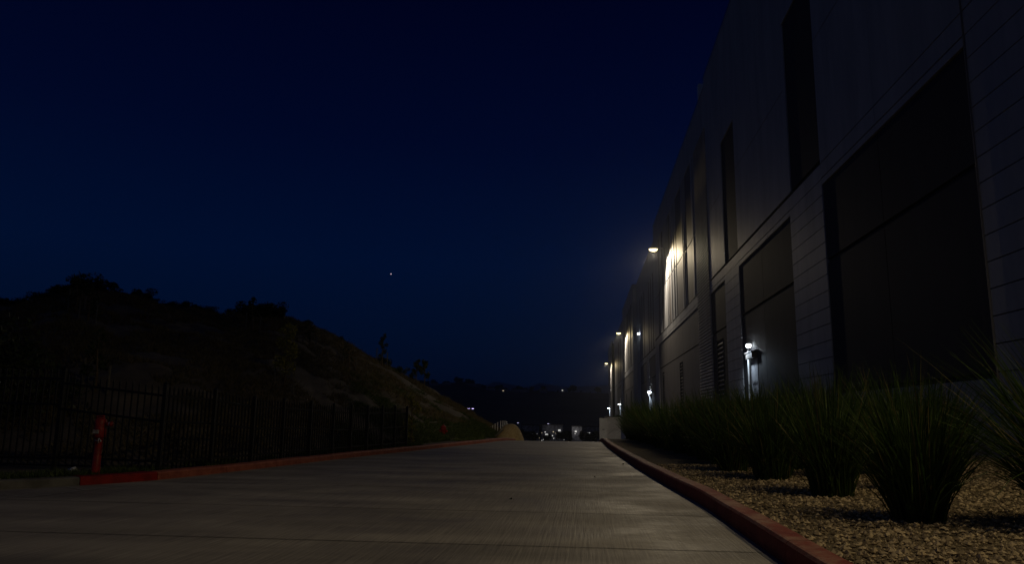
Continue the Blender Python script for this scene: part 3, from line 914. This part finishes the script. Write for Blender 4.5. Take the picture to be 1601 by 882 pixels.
for i in range(5):
    MB().add([(-0.6 + i * 0.02, i * 0.09, -0.32), (0.25 + i * 0.02, i * 0.09, 0.42), (0.25 + i * 0.02, i * 0.09 + 0.06, 0.42), (-0.6 + i * 0.02, i * 0.09 + 0.06, -0.32),
              (-0.6 + i * 0.02, i * 0.09, -0.27), (0.25 + i * 0.02, i * 0.09, 0.47), (0.25 + i * 0.02, i * 0.09 + 0.06, 0.47), (-0.6 + i * 0.02, i * 0.09 + 0.06, -0.27)],
             [(0, 3, 2, 1), (4, 5, 6, 7), (0, 1, 5, 4), (1, 2, 6, 5), (2, 3, 7, 6), (3, 0, 4, 7)]).build('board', M_stake, bo)
rl = empty('post_rail', (-4.6, 44.5, 0.0), 'curved row of thin pale posts with a wire, rising over the soil heap', 'railing')
xs = [-0.93, -0.86, -0.72, -0.59, -0.45, -0.31, -0.17, -0.07, 0.03, 0.13, 0.22, 0.4]
zt = [0.42, 0.47, 0.58, 0.66, 0.76, 0.84, 0.92, 0.93, 0.93, 0.89, 0.73, 0.47]
tp = []
for i, (x, z) in enumerate(zip(xs, zt)):
    yy = 0.2 * math.sin(i)
    MB().tube([(x * 1.12, yy, -0.5), (x * 1.12, yy, z)], 0.022, 6).build('post', M_white, rl)
    tp.append((x * 1.12, yy, z - 0.04))
MB().tube(tp, 0.008, 5).tube([(a, b, c - 0.25) for a, b, c in tp], 0.006, 5).build('wire', M_metal, rl)
pp_ = MB().tube([(0, 0, 0), (0.3, 0.4, 0.02)], 0.035, 10, False).build('plastic_pipe', M_conc)
_h = hill_at(-11.5, 0.25); pp_.location = (_h[0], _h[1], _h[2] + 0.07); tag(pp_, 'short pale plastic pipe lying on the slope above the small hydrant', 'pipe')

# ------------------------------------------------------------------ grass clumps
def clump_mesh(seed, nb=520, H=1.25, spread=0.75, lean=(0, 0)):
    g = np.random.default_rng(seed)
    S = 6
    a = g.random(nb) * 2 * math.pi
    rb = 0.25 * g.random(nb) ** 0.7
    bx, by = rb * np.cos(a), rb * np.sin(a)
    tilt = (0.04 + 0.95 * (g.random(nb) ** 1.25) * spread)
    hd = a + g.normal(0, 0.75, nb)
    L = H * (0.42 + 0.75 * g.random(nb)) * (1.02 - 0.1 * tilt)
    w0 = 0.005 + 0.005 * g.random(nb)
    droop = tilt * (0.3 + 1.3 * g.random(nb) ** 1.5) + 0.25 * g.random(nb) ** 3
    P = np.zeros((nb, S + 1, 3)); P[:, 0, 0] = bx; P[:, 0, 1] = by; tilt = np.where(g.random(nb) < 0.06, tilt + 0.5, tilt)
    for k in range(S):
        th = tilt * 0.55 + droop * ((k + 0.5) / S) ** 1.6 * 1.5
        st = L / S
        P[:, k + 1, 0] = P[:, k, 0] + st * np.sin(th) * np.cos(hd) + lean[0] * st * (k + 1) / S
        P[:, k + 1, 1] = P[:, k, 1] + st * np.sin(th) * np.sin(hd) + lean[1] * st * (k + 1) / S
        P[:, k + 1, 2] = P[:, k, 2] + st * np.cos(th)
    fa = g.random(nb) * math.pi
    wd = np.stack([np.cos(fa), np.sin(fa), np.zeros(nb)], -1)
    prof = np.array([0.8, 1, 1, 0.95, 0.8, 0.5, 0.08])
    off = wd[:, None, :] * (w0[:, None] * prof[None])[..., None]
    V = np.stack([P - off, P + off], 2).reshape(nb, -1, 3)
    k = np.arange(S)
    F1 = np.stack([2 * k, 2 * k + 1, 2 * k + 3, 2 * k + 2], -1)
    F = (F1[None] + (np.arange(nb) * (2 * (S + 1)))[:, None, None]).reshape(-1, 4)
    return V.reshape(-1, 3), F


CL = []
for i, (nb, H, sp, ln) in enumerate([(620, 1.3, 0.8, (0.0, -0.05)), (600, 1.5, 0.6, (0.12, 0)), (620, 1.5, 0.7, (-0.1, 0)), (760, 1.5, 1.0, (-0.5, 0.1)), (600, 1.4, 0.8, (-0.05, 0.05))]):
    V, F = clump_mesh(40 + i, nb, H, sp, ln)
    CL.append((V, F))
cm = []
for i, (V, F) in enumerate(CL):
    o = npmesh('grass_clump', V, F, M_grassb)
    cm.append(o)
used = [False] * 5
ORD = ['first', 'second', 'third', 'fourth', 'fifth', 'sixth', 'seventh', 'eighth', 'ninth', 'tenth', 'eleventh', 'twelfth', 'thirteenth', 'fourteenth', 'fifteenth', 'sixteenth', 'seventeenth', 'eighteenth', 'nineteenth', 'twentieth', 'twenty first', 'twenty second', 'twenty third', 'twenty fourth', 'twenty fifth', 'twenty sixth']
def put_clump(k, x, y, sc_, rz, label, group='strappy grass clumps planted along the warehouse'):
    if used[k]:
        o = cm[k].copy(); COL.objects.link(o)
    else:
        o = cm[k]; used[k] = True
    o.location = (x, y, float(bed_z(x, y)) - 0.02)
    o.scale = (sc_, sc_, sc_)
    o.rotation_euler = (0, 0, rz)
    tag(o, label, 'grass clump', group)
front = [(4.35, 7.2, 3, 1.05, 0.0), (3.15, 7.75, 2, 0.92, 0.4), (3.1, 10.1, 1, 0.98, 1.0), (3.0, 12.7, 4, 1.05, 2.0), (2.75, 14.6, 0, 1.0, 3.0), (2.9, 16.5, 2, 1.0, 4.0)]
fl = ['huge arching grass clump cut by the right edge of the picture, leaves leaning left',
      'broad fan of grass on the gravel, second clump from the right edge',
      'tall upright grass clump standing just left of the broad near fan on the gravel',
      'dense grass clump below the nearest door lamp, with gravel showing at its foot',
      'fifth front row grass clump counting from the right edge, merging into the hedge beyond',
      'sixth front row grass clump counting from the right edge, beside the red kerb']
for (x, y, k, s, r_), lb in zip(front, fl): put_clump(k, x, y, s, r_, lb)
y = 18.4; i = 6
while y < 43:
    put_clump(int(rng.integers(0, 5)), 2.85 - (y - 20) * 0.022 + rng.normal(0, 0.12), y, 1.0 + rng.random() * 0.16, rng.random() * 6, '%s front row grass clump from the right edge, in the hedge by the kerb' % ORD[i])
    i += 1
    y += 1.7 + rng.random() * 0.5
i = 0
for k_, (x, y) in enumerate(((4.5, 10.4), (4.1, 12.9), (3.9, 15.0), (3.7, 17.3))):
    put_clump([4, 0, 2, 1][k_], x, y, 0.9 + 0.07 * k_, 1.1 * k_ + 0.5, '%s small grass clump tucked just behind the near front row' % ORD[k_])
y = 13.4
while y < 39:
    put_clump(int(rng.integers(0, 5)), 4.9 + rng.normal(0, 0.2), y, 1.02 + rng.random() * 0.2, rng.random() * 6, '%s grass clump from the right in the middle row behind the front clumps' % ORD[min(i, 25)])
    y += 1.9 + rng.random() * 0.4; i += 1
i = 0
y = 15.5
while y < 37:
    put_clump(int(rng.integers(0, 5)), 7.0 + rng.normal(0, 0.25), y, 1.02 + rng.random() * 0.25, rng.random() * 6, '%s grass clump from the right in the back row against the warehouse wall' % ORD[min(i, 25)])
    y += 2.6 + rng.random() * 0.5; i += 1

# ------------------------------------------------------------------ leaves, trees and shrubs
def leaves(centres, radii, n, size, seed, flat=0.6):
    g = np.random.default_rng(seed)
    C_ = np.array(centres, float); Rr = np.array(radii, float)
    wgt = Rr ** 2 / np.sum(Rr ** 2)
    idx = g.choice(len(C_), n, p=wgt)
    d = g.normal(size=(n, 3)); d /= np.linalg.norm(d, axis=1)[:, None]
    P = C_[idx] + d * (Rr[idx] * (0.35 + 0.65 * g.random(n) ** 0.5))[:, None] * np.array([1, 1, flat if flat else 1])
    a = g.normal(size=(n, 3)); a /= np.linalg.norm(a, axis=1)[:, None]
    b = np.cross(a, g.normal(size=(n, 3))); b /= np.linalg.norm(b, axis=1)[:, None]
    s = (size * (0.6 + 0.8 * g.random(n)))[:, None]
    V = np.stack([P - a * s, P + b * s * 0.45, P + a * s, P - b * s * 0.45], 1).reshape(-1, 3)
    F = np.arange(4 * n).reshape(-1, 4)
    return V, F


def tree(name, loc, H, crown, n, size, mleaf, label, cat='tree', group=None, stakes=False, seed=1, lean=0.0, trunk_r=0.04):
    g = random.Random(seed)
    t_ = empty(name, loc, label, cat, group)
    b = MB().tube([(0, 0, -0.3), (lean * 0.3, 0.02, H * 0.3), (lean * 0.7, -0.03, H * 0.65), (lean, 0, H * 0.96)], [trunk_r, trunk_r * 0.8, trunk_r * 0.5, trunk_r * 0.15], 7)
    cs, rs = [], []
    for k in range(crown[2]):
        h = H * (crown[0] + (1 - crown[0]) * (k + 0.3 * g.random()) / crown[2])
        a = g.random() * 6.28
        rr = crown[1] * (0.4 + 0.6 * g.random()) * (1.1 - 0.5 * k / crown[2])
        c = (lean * h / H + rr * math.cos(a), rr * math.sin(a), h)
        b.tube([(lean * h / H * 0.8, 0, h * 0.82), c], [trunk_r * 0.35, trunk_r * 0.1], 4)
        cs.append(c); rs.append(crown[1] * (0.35 + 0.35 * g.random()))
    b.build('trunk', M_bark, t_, True)
    V, F = leaves(cs, rs, n, size, seed, 0.9)
    npmesh('crown', V, F, mleaf, t_)
    if stakes:
        for sx in (-0.32, 0.3):
            MB().tube([(sx, 0.05 * sx, -0.3), (sx + 0.06 * sx, 0, H * (0.55 if sx < 0 else 0.42))], 0.03, 6).build('stake', M_stake, t_)
    return t_




# planted saplings on the slope, azimuths measured from the drive
SAP = [(-34.0, 0.2, 1.5, 'dark staked sapling right behind the fence above the red valve post', M_leafd, True, 300),
       (-35.6, 0.72, 1.4, 'thin staked sapling high on the hill, leftmost of the staked pair', M_leafd, True, 200),
       (-34.9, 0.62, 1.3, 'thin staked sapling high on the hill, just right of the leftmost staked one', M_leafd, True, 200),
       (-24.4, 0.66, 1.6, 'slim staked tree under the twin bushes on the hill crest', M_leafd, True, 340),
       (-22.0, 0.24, 2.0, 'yellowish leafy young tree behind the middle of the fence', M_leafy, True, 650),
       (-20.4, 0.6, 1.2, 'bare looking staked sapling on the middle of the slope', M_leafd, True, 160),
       (-17.45, 0.55, 1.4, 'sapling with two pale stakes alone on the lit brown slope', M_leafd, True, 120),
       (-15.1, 0.8, 2.0, 'wispy tree breaking the skyline left of the two ridge saplings', M_leafd, True, 420)]
for i, (az, u, H, lb, ml, st, n_) in enumerate(SAP):
    tree('young_tree', hill_at(az, u), H, (0.3, 0.4 if n_ > 600 else 0.24, 11), n_, 0.06, ml, lb, 'young tree', 'young staked trees on the slope', st, 20 + i, random.uniform(-0.15, 0.15))
x, y, z = hill_at(-12.55, 0.93); tree('young_tree', (x, y, z), 1.5, (0.35, 0.3, 10), 200, 0.1, M_leafd, 'left one of two thin unstaked saplings standing on the low ridge', 'young tree', 'young staked trees on the slope', False, 61)
x, y, z = hill_at(-11.9, 0.95); tree('young_tree', (x, y, z), 1.75, (0.35, 0.32, 10), 230, 0.1, M_leafd, 'right one of the two thin saplings standing on the low ridge', 'young tree', 'young staked trees on the slope', False, 62)
tree('young_tree', (-5.95, 26.3, 0.15), 1.75, (0.08, 0.28, 12), 620, 0.045, M_leafy, 'slender yellow green young tree just past the end of the black fence', 'young tree', 'young staked trees on the slope', False, 63)
x, y, z = hill_at(-38.8, 0.14); tree('broad_tree', (x, y, z - 0.3), 1.9, (0.2, 1.3, 22), 4200, 0.07, M_leafd, 'broad olive green tree behind the fence at the left edge', 'tree', None, False, 64, 0, 0.1)

# shrubs along the crest
SH = [(-39.5, 0.5, 1.6), (-38.6, 0.5, 1.6), (-37.8, 0.9, 1.1), (-37.0, 0.7, 1.4), (-36.3, 0.8, 1.6), (-35.6, 1.1, 1.5), (-34.9, 1.0, 1.5), (-34.2, 0.8, 1.2), (-33.0, 0.5, 0.8), (-32.0, 1.0, 1.2), (-30.9, 0.5, 0.7), (-30.0, 0.45, 0.7),
      (-29.1, 0.5, 0.7), (-28.3, 0.5, 0.7), (-27.4, 0.5, 0.8), (-25.8, 0.8, 1.0), (-24.9, 1.2, 1.6), (-24.1, 1.4, 1.7), (-23.3, 1.5, 1.6), (-22.9, 1.1, 1.2), (-20.6, 0.4, 0.5), (-18.2, 0.5, 0.6), (-15.4, 0.5, 0.6), (-14.9, 0.8, 0.9), (-13.7, 0.8, 0.8), (-12.9, 0.5, 0.5)]
protos = []
for k in range(4):
    g = random.Random(80 + k)
    t_ = empty('shrub', (0, 0, 0), 'x', 'shrub', 'dark shrubs along the hill crest')
    cs = [(g.uniform(-0.8, 0.8), g.uniform(-0.6, 0.6), g.uniform(0.15, 0.9)) for _ in range(14)]
    V, F = leaves(cs, [g.uniform(0.2, 0.45) for _ in cs], 1500, 0.075, 90 + k, 0.9)
    npmesh('foliage', V, F, M_leafd, t_)
    b = MB()
    for c in cs[:9]: b.tube([(c[0] * 0.15, c[1] * 0.15, -0.2), (c[0] * 0.6, c[1] * 0.6, c[2] * 0.6), (c[0] * 1.05, c[1] * 1.05, c[2] + 0.3)], [0.03, 0.02, 0.005], 4)
    b.build('stem', M_bark, t_)
    protos.append(t_)
for i, (az, h, wd) in enumerate(SH):
    o = protos[i] if i < 4 else copy_tree(protos[i % 4])
    x, y, z = hill_at(az, 0.985)
    o.location = (x, y, z - 0.1)
    o.scale = (wd * 0.62, wd * 0.62, h * 0.62)
    o.rotation_euler = (0, 0, i * 1.3)
    where = 'left shoulder of the hill' if az < -37 else ('highest top of the hill' if az < -33.5 else ('crest right of the hilltop' if az < -26.5 else ('twin hump in mid crest' if az < -22.5 else 'low right end of the crest')))
    o['label'] = '%s dark shrub from the left, on the %s' % (ORD[i], where)

# ground cover on the slope and verge weeds
def tufts(name, X, Y, Z, h, wd, m, label, cat, nb=5, seed=3):
    g = np.random.default_rng(seed)
    n_ = len(X)
    a = g.random((n_, nb)) * 6.28
    sp_ = wd * (0.4 + 0.9 * g.random((n_, nb)))
    hh = (h[:, None] * (0.5 + 0.7 * g.random((n_, nb))))
    bx = X[:, None] + (g.random((n_, nb)) - 0.5) * wd; by = Y[:, None] + (g.random((n_, nb)) - 0.5) * wd; bz = np.repeat(Z[:, None], nb, 1) - 0.02
    tx, ty, tz = bx + np.cos(a) * sp_, by + np.sin(a) * sp_, bz + hh
    fa = g.random((n_, nb)) * 3.14
    ww = 0.011 + h[:, None] * 0.05
    ox, oy = np.cos(fa) * ww, np.sin(fa) * ww
    V = np.stack([np.stack([bx - ox, by - oy, bz], -1), np.stack([bx + ox, by + oy, bz], -1), np.stack([tx, ty, tz], -1)], 2).reshape(-1, 3)
    return tag(npmesh(name, V, np.arange(len(V)).reshape(-1, 3), m), label, cat, kind='stuff')


n_ = 42000
az = -5.9 - 38 * rng.random(n_) ** 1.1
u = rng.random(n_) ** 0.8 * 0.99 + 0.005
x, y, z = hillh(az, u)
keep = (fbm(x * 0.8, y, 0.5, 21) > 0.36)
x, y, z, u_, az_ = x[keep], y[keep], z[keep], u[keep], az[keep]
green = (u_ < 0.3 + 0.12 * fbm(x, y, 0.4, 30)) & (az_ > -17.5) | (fbm(x, y, 0.35, 31) > 0.6) & (az_ > -14.5)
tufts('dry_grass', x[~green], y[~green], z[~green], 0.08 + 0.12 * rng.random((~green).sum()), 0.16, M_tuft, 'short dry grass tufts over the brown hillside', 'dry grass', 5, 4)
n2 = 9000
az = -5.9 - 12.5 * rng.random(n2); u = rng.random(n2) ** 1.6 * 0.6
xg, yg, zg = hillh(az, u)
kp = fbm(xg, yg, 0.6, 41) > 0.42 + 0.35 * u
xg, yg, zg = np.r_[xg[kp], x[green]], np.r_[yg[kp], y[green]], np.r_[zg[kp], z[green]]
tufts('ground_cover', xg, yg, zg, 0.07 + 0.1 * rng.random(len(xg)), 0.2, M_weed, 'low green ground cover on the foot of the slope past the fence', 'ground cover', 7, 6)
n3 = 2600
yy = 9.5 + 26 * rng.random(n3) ** 1.6
s, X, Y = dense(KL, 0.25)
xx = np.interp(yy, Y, X) - 0.3 - 0.75 * rng.random(n3) ** 1.3
kp = fbm(xx, yy, 1.1, 51) > 0.44
xx, yy = xx[kp], yy[kp]
tufts('weeds', xx, yy, 0.11 + np.zeros(len(xx)), 0.05 + 0.1 * rng.random(len(xx)), 0.09, M_weed, 'low weeds growing between the left kerb and the iron fence', 'weeds', 8, 7)
lt_ = MB().tube([(0, 0, 0.02), (0.11, 0.03, 0.05)], [0.03, 0.033], 10).build('paper_cup', M_white)
lt_.location = (-8.62, 12.3, 0.12); tag(lt_, 'small white crumpled cup lying in the weeds left of the red valve post', 'litter')
# a few fallen leaves on the drive
for i, (x, y) in enumerate(((0.95, 19.0), (0.2, 14.6), (-0.95, 10.4))):
    V, F = leaves([(0, 0, 0.02)], [0.035], 4, 0.025, 200 + i, 0.2)
    o = npmesh('fallen_leaf', V, F, M_leafd); o.location = (x, y, 0.008)
    tag(o, ['dark dead leaf on the drive close to the right kerb', 'dark dead leaf near the middle right of the drive', 'dark dead leaf in the middle of the near drive'][i], 'leaf')

# ------------------------------------------------------------------ valley: buildings, lamps, trees, cars
def box_building(x, y, w_, d_, h, label, windows, name='building', z0=-10.7, m=None, wm=None, cat='building', group=None, pane=1.6):
    B = empty(name, (x, y, z0), label, cat, group)
    MB().box(-w_ / 2, w_ / 2, 0, d_, -0.5, h).build('wall', m or M_far, B)
    MB().box(-w_ / 2 - 0.2, w_ / 2 + 0.2, -0.2, d_ + 0.2, h + 0.01, h + 0.5).build('roof', M_farroof, B)
    for (wx, wz, s) in windows:
        MB().box(wx - pane / 2 * s, wx + pane / 2 * s, -0.12, -0.01, wz - 0.6 * s, wz + 0.6 * s).build('window', wm or E_win, B)
    return B


box_building(-16.0, 400, 10.5, 30, 8.2, 'pale low building behind the bright town lights, left of the white one', [(-3, 3.2, 1), (3.6, 5.6, 0.8)], wm=E_winw)
bw = box_building(-3.3, 398, 5.2, 25, 7.6, 'narrow white building lit by one lamp, right of the town lights', [(-0.6, 5.2, 0.6)], wm=E_winw)
box_building(5.0, 420, 12, 25, 7.4, 'dim grey building partly hidden behind the screen walls', [(-2.0, 4.0, 0.7)], wm=E_winw)
box_building(-28.0, 410, 9, 25, 7.8, 'dim bluish building between the two tall car park lamps', [])
def pole_lamp(x, y, z0, h, label, m=E_pole, double=False, s=1.0):
    L = empty('street_lamp', (x, y, z0), label, 'street lamp', 'street lamps down in the valley')
    MB().tube([(0, 0, 0), (0, 0, h)], [0.12, 0.08], 8).build('pole', M_metal, L)
    for sx in ((-1, 1) if double else (-1,)):
        MB().box(min(0, sx * 0.9), max(0, sx * 0.9), -0.06, 0.06, h - 0.08, h).build('arm', M_metal, L)
        MB().box(sx * 1.1 - 0.4 * s, sx * 1.1 + 0.4 * s, -0.3, 0.3, h - 0.35 * s, h - 0.09).build('lamp_head', m, L)
pole_lamp(-32.8, 398, -10.7, 9.4, 'left one of two tall pale lamps over the town car park')
pole_lamp(-16.2, 380, -10.6, 9.2, 'right one of two tall pale lamps over the town car park')
pole_lamp(-59.1, 400, -10.7, 16.5, 'bright violet white twin lamp above the right foot of the hill', E_viol, True, 1.1)
GL = [(-17.6, 3.6, 'w', 0.5), (-13.4, 4.3, 'o', 0.6), (-16.4, 1.4, 'w', 0.5), (-11.2, 2.2, 'w', 0.4), (-21.4, 2.0, 'o', 0.4), (-6.5, 2.6, 'w', 0.35), (-18.6, 4.7, 'w', 0.9), (-14.6, 4.9, 'o', 0.8), (-20.2, 4.4, 'o', 0.5), (-22.5, 4.0, 'w', 0.5), (-15.0, 3.0, 'w', 0.9), (-14.4, 1.8, 'w', 0.7), (-12.4, 1.6, 'w', 1.0), (-19.4, 1.2, 'w', 0.6), (-20.2, 0.8, 'w', 0.6), (-18.4, 2.2, 'o', 0.7), (-4.0, 4.2, 'w', 0.7), (-9.6, 4.2, 'w', 0.4), (-9.4, 1.3, 'w', 0.4), (-35.5, 4.6, 'o', 0.5), (-12.0, 3.2, 'o', 0.8)]
for i, (x, h, c, s) in enumerate(GL):
    L = empty('small_lamp', (x, 376, -10.6), 'small %s lamp among the town lights, %s from the left' % ('orange' if c == 'o' else 'white', ORD[sorted(g_[0] for g_ in GL).index(x)] if i < 26 else ''), 'lamp', 'small lamps in the town')
    MB().tube([(0, 0, 0), (0, 0, h)], 0.06, 6).build('pole', M_metal, L)
    MB().lathe((0, 0, h), [(0.05, 0), (0.3 * s, 0.1), (0.3 * s, 0.55 * s), (0.05, 0.7 * s)], 8).build('lamp_head', E_winw if c == 'w' else E_win, L)
# light that the town lamps throw on the wall of the white building
for (x, y, z, p) in ((-3.9, 394.5, -4.6, 130), (-16.5, 394.0, -4.0, 70)):
    l = bpy.data.lights.new('town_light', 'POINT'); l.energy = p; l.color = (1, 0.9, 0.8); l.shadow_soft_size = 0.2
    o = bpy.data.objects.new('town_light', l); COL.objects.link(o); o.location = (x, y, z)

TP = []
for k in range(3):
    g = random.Random(140 + k)
    t_ = empty('valley_tree', (0, 0, 0), 'x', 'tree', 'dark trees in front of the town lights')
    cs = [(g.uniform(-2, 2), g.uniform(-1.5, 1.5), g.uniform(1.8, 5.2)) for _ in range(16)]
    V, F = leaves(cs, [g.uniform(0.7, 1.3) for _ in cs], 1300, 0.32, 150 + k, 0.9)
    npmesh('crown', V, F, M_leafd, t_)
    MB().tube([(0, 0, -0.5), (0.1, 0, 2), (0, 0, 4.5)], [0.25, 0.18, 0.06], 7).build('trunk', M_bark, t_)
    TP.append(t_)
vt = [(-36.5, 366, 0.9), (-33.6, 372, 0.8), (-31, 366, 1.0), (-28, 370, 1.0), (-25.2, 366, 1.05), (-22.9, 372, 0.75), (-17.1, 366, 0.72), (-10.8, 370, 1.05), (-7.6, 366, 1.0), (0.4, 368, 0.95), (3.2, 366, 1.0), (6.2, 368, 1.0), (-40, 366, 1.1)]
for i, (x, y, s) in enumerate(vt):
    o = TP[i] if i < 3 else copy_tree(TP[i % 3])
    o.location = (x, y, -10.7); o.scale = (s, s, s * 1.05); o.rotation_euler = (0, 0, i)
    o['label'] = '%s dark tree from the left in front of the town lights' % ORD[sorted(v[0] for v in vt).index(x)]
car = empty('parked_car', (-37.2, 360, -10.5), 'dark car with a glowing red tail light at the left end of the valley road', 'car')
MB().add([(-0.85, 0, 0.25), (0.85, 0, 0.25), (0.85, 4.3, 0.25), (-0.85, 4.3, 0.25), (-0.85, 0, 0.85), (0.85, 0, 0.85), (0.85, 4.3, 0.75), (-0.85, 4.3, 0.75), (-0.65, 0.5, 1.4), (0.65, 0.5, 1.4), (0.65, 2.6, 1.4), (-0.65, 2.6, 1.4), (-0.82, 3.3, 0.85), (0.82, 3.3, 0.85)],
         [(0, 1, 5, 4), (1, 2, 6, 13, 5), (3, 0, 4, 12, 7), (2, 3, 7, 6), (4, 5, 9, 8), (5, 13, 10, 9), (13, 12, 11, 10), (12, 4, 8, 11), (8, 9, 10, 11), (12, 13, 6, 7)]).build('body', M_dark, car)
for sx in (-0.62, 0.62):
    MB().box(sx - 0.2, sx + 0.2, -0.06, -0.005, 0.62, 0.9).build('tail_light', E_red, car)
    for y_ in (0.8, 3.4): MB().tube([(sx * 1.15, y_, 0.3), (sx * 1.4, y_, 0.3)], 0.3, 12).build('wheel', M_black, car)

# houses and trees on the far hill
def far_ground(az, rr):
    zt = np.interp(az, [a for a, _ in RID], [b for _, b in RID])
    return rr * math.sin(R(az)), rr * math.cos(R(az)), -10.7 + (zt + 10.7) * min(1, (rr - 640) / 560)
HS = [(-8.45, 1150, 13, 5), (-7.9, 1165, 10, 5), (-6.95, 1150, 14, 5), (-6.0, 1160, 15, 5), (-5.1, 1165, 12, 5), (-4.4, 1160, 14, 5.5), (-3.0, 1165, 12, 5), (-10.3, 1160, 12, 5), (-11.2, 1165, 11, 5)]
for i, (az, rr, w_, h) in enumerate(sorted(HS)):
    x, y, z = far_ground(az, rr)
    H_ = empty('house', (x, y, z - 1), '%s house from the left on the dark ridge beyond the valley' % ORD[i], 'house', 'houses on the far ridge')
    MB().box(-w_ / 2, w_ / 2, 0, 9, -2, h).build('wall', M_far, H_)
    MB().add([(-w_ / 2 - .5, -.5, h + 0.02), (w_ / 2 + .5, -.5, h + 0.02), (w_ / 2 + .5, 9.5, h + 0.02), (-w_ / 2 - .5, 9.5, h + 0.02), (-w_ / 4, 4.5, h + 2.4), (w_ / 4, 4.5, h + 2.4)],
             [(0, 1, 5, 4), (1, 2, 5), (2, 3, 4, 5), (3, 0, 4), (3, 2, 1, 0)]).build('roof', M_farroof, H_)
    if i == 5:
        MB().box(-1.0, 1.0, -0.3, -0.02, 1.2, 2.9).build('window', E_win, H_)
hl = empty('ridge_lamp', (*far_ground(-1.55, 1140)[:2], far_ground(-1.55, 1140)[2]), 'single warm white lamp on the far ridge near the warehouse corner', 'lamp')
MB().tube([(0, 0, 0), (0, 0, 4)], 0.15, 6).build('pole', M_metal, hl)
MB().lathe((0, 0, 4), [(0.2, 0), (1.0, 0.3), (1.0, 1.6), (0.2, 2)], 8).build('lamp_head', E_winw, hl)
for k in range(40):
    az = -13.0 + 15 * k / 39 + rng.normal(0, 0.25)
    x, y, z = far_ground(az, 1190 + rng.normal(0, 6))
    s = 0.4 + rng.random() ** 2 * 1.7 if not (-12.4 < az < -10.6) else 1.5
    o = copy_tree(TP[k % 3])
    o.name = 'ridge_tree'
    o.location = (x, y, z - 1.5); o.scale = (s * 1.3, s * 1.3, s); o.rotation_euler = (0, 0, k)
    o['group'] = 'trees along the far ridge'
    o['label'] = 'small dark tree in the even row along the far ridge beyond the valley'

# the bright star
st = MB().lathe((0, 0, -1.1), [(0.1, 0), (0.8, 0.4), (1.1, 1.1), (0.8, 1.8), (0.1, 2.2)], 10).build('star', E_star, None, True)
st.location = (-262.36 * 1.5, 1500, 1.1 + 192.97 * 1.5)
tag(st, 'single bright point of light, star, above the hill in the dark blue sky', 'star')
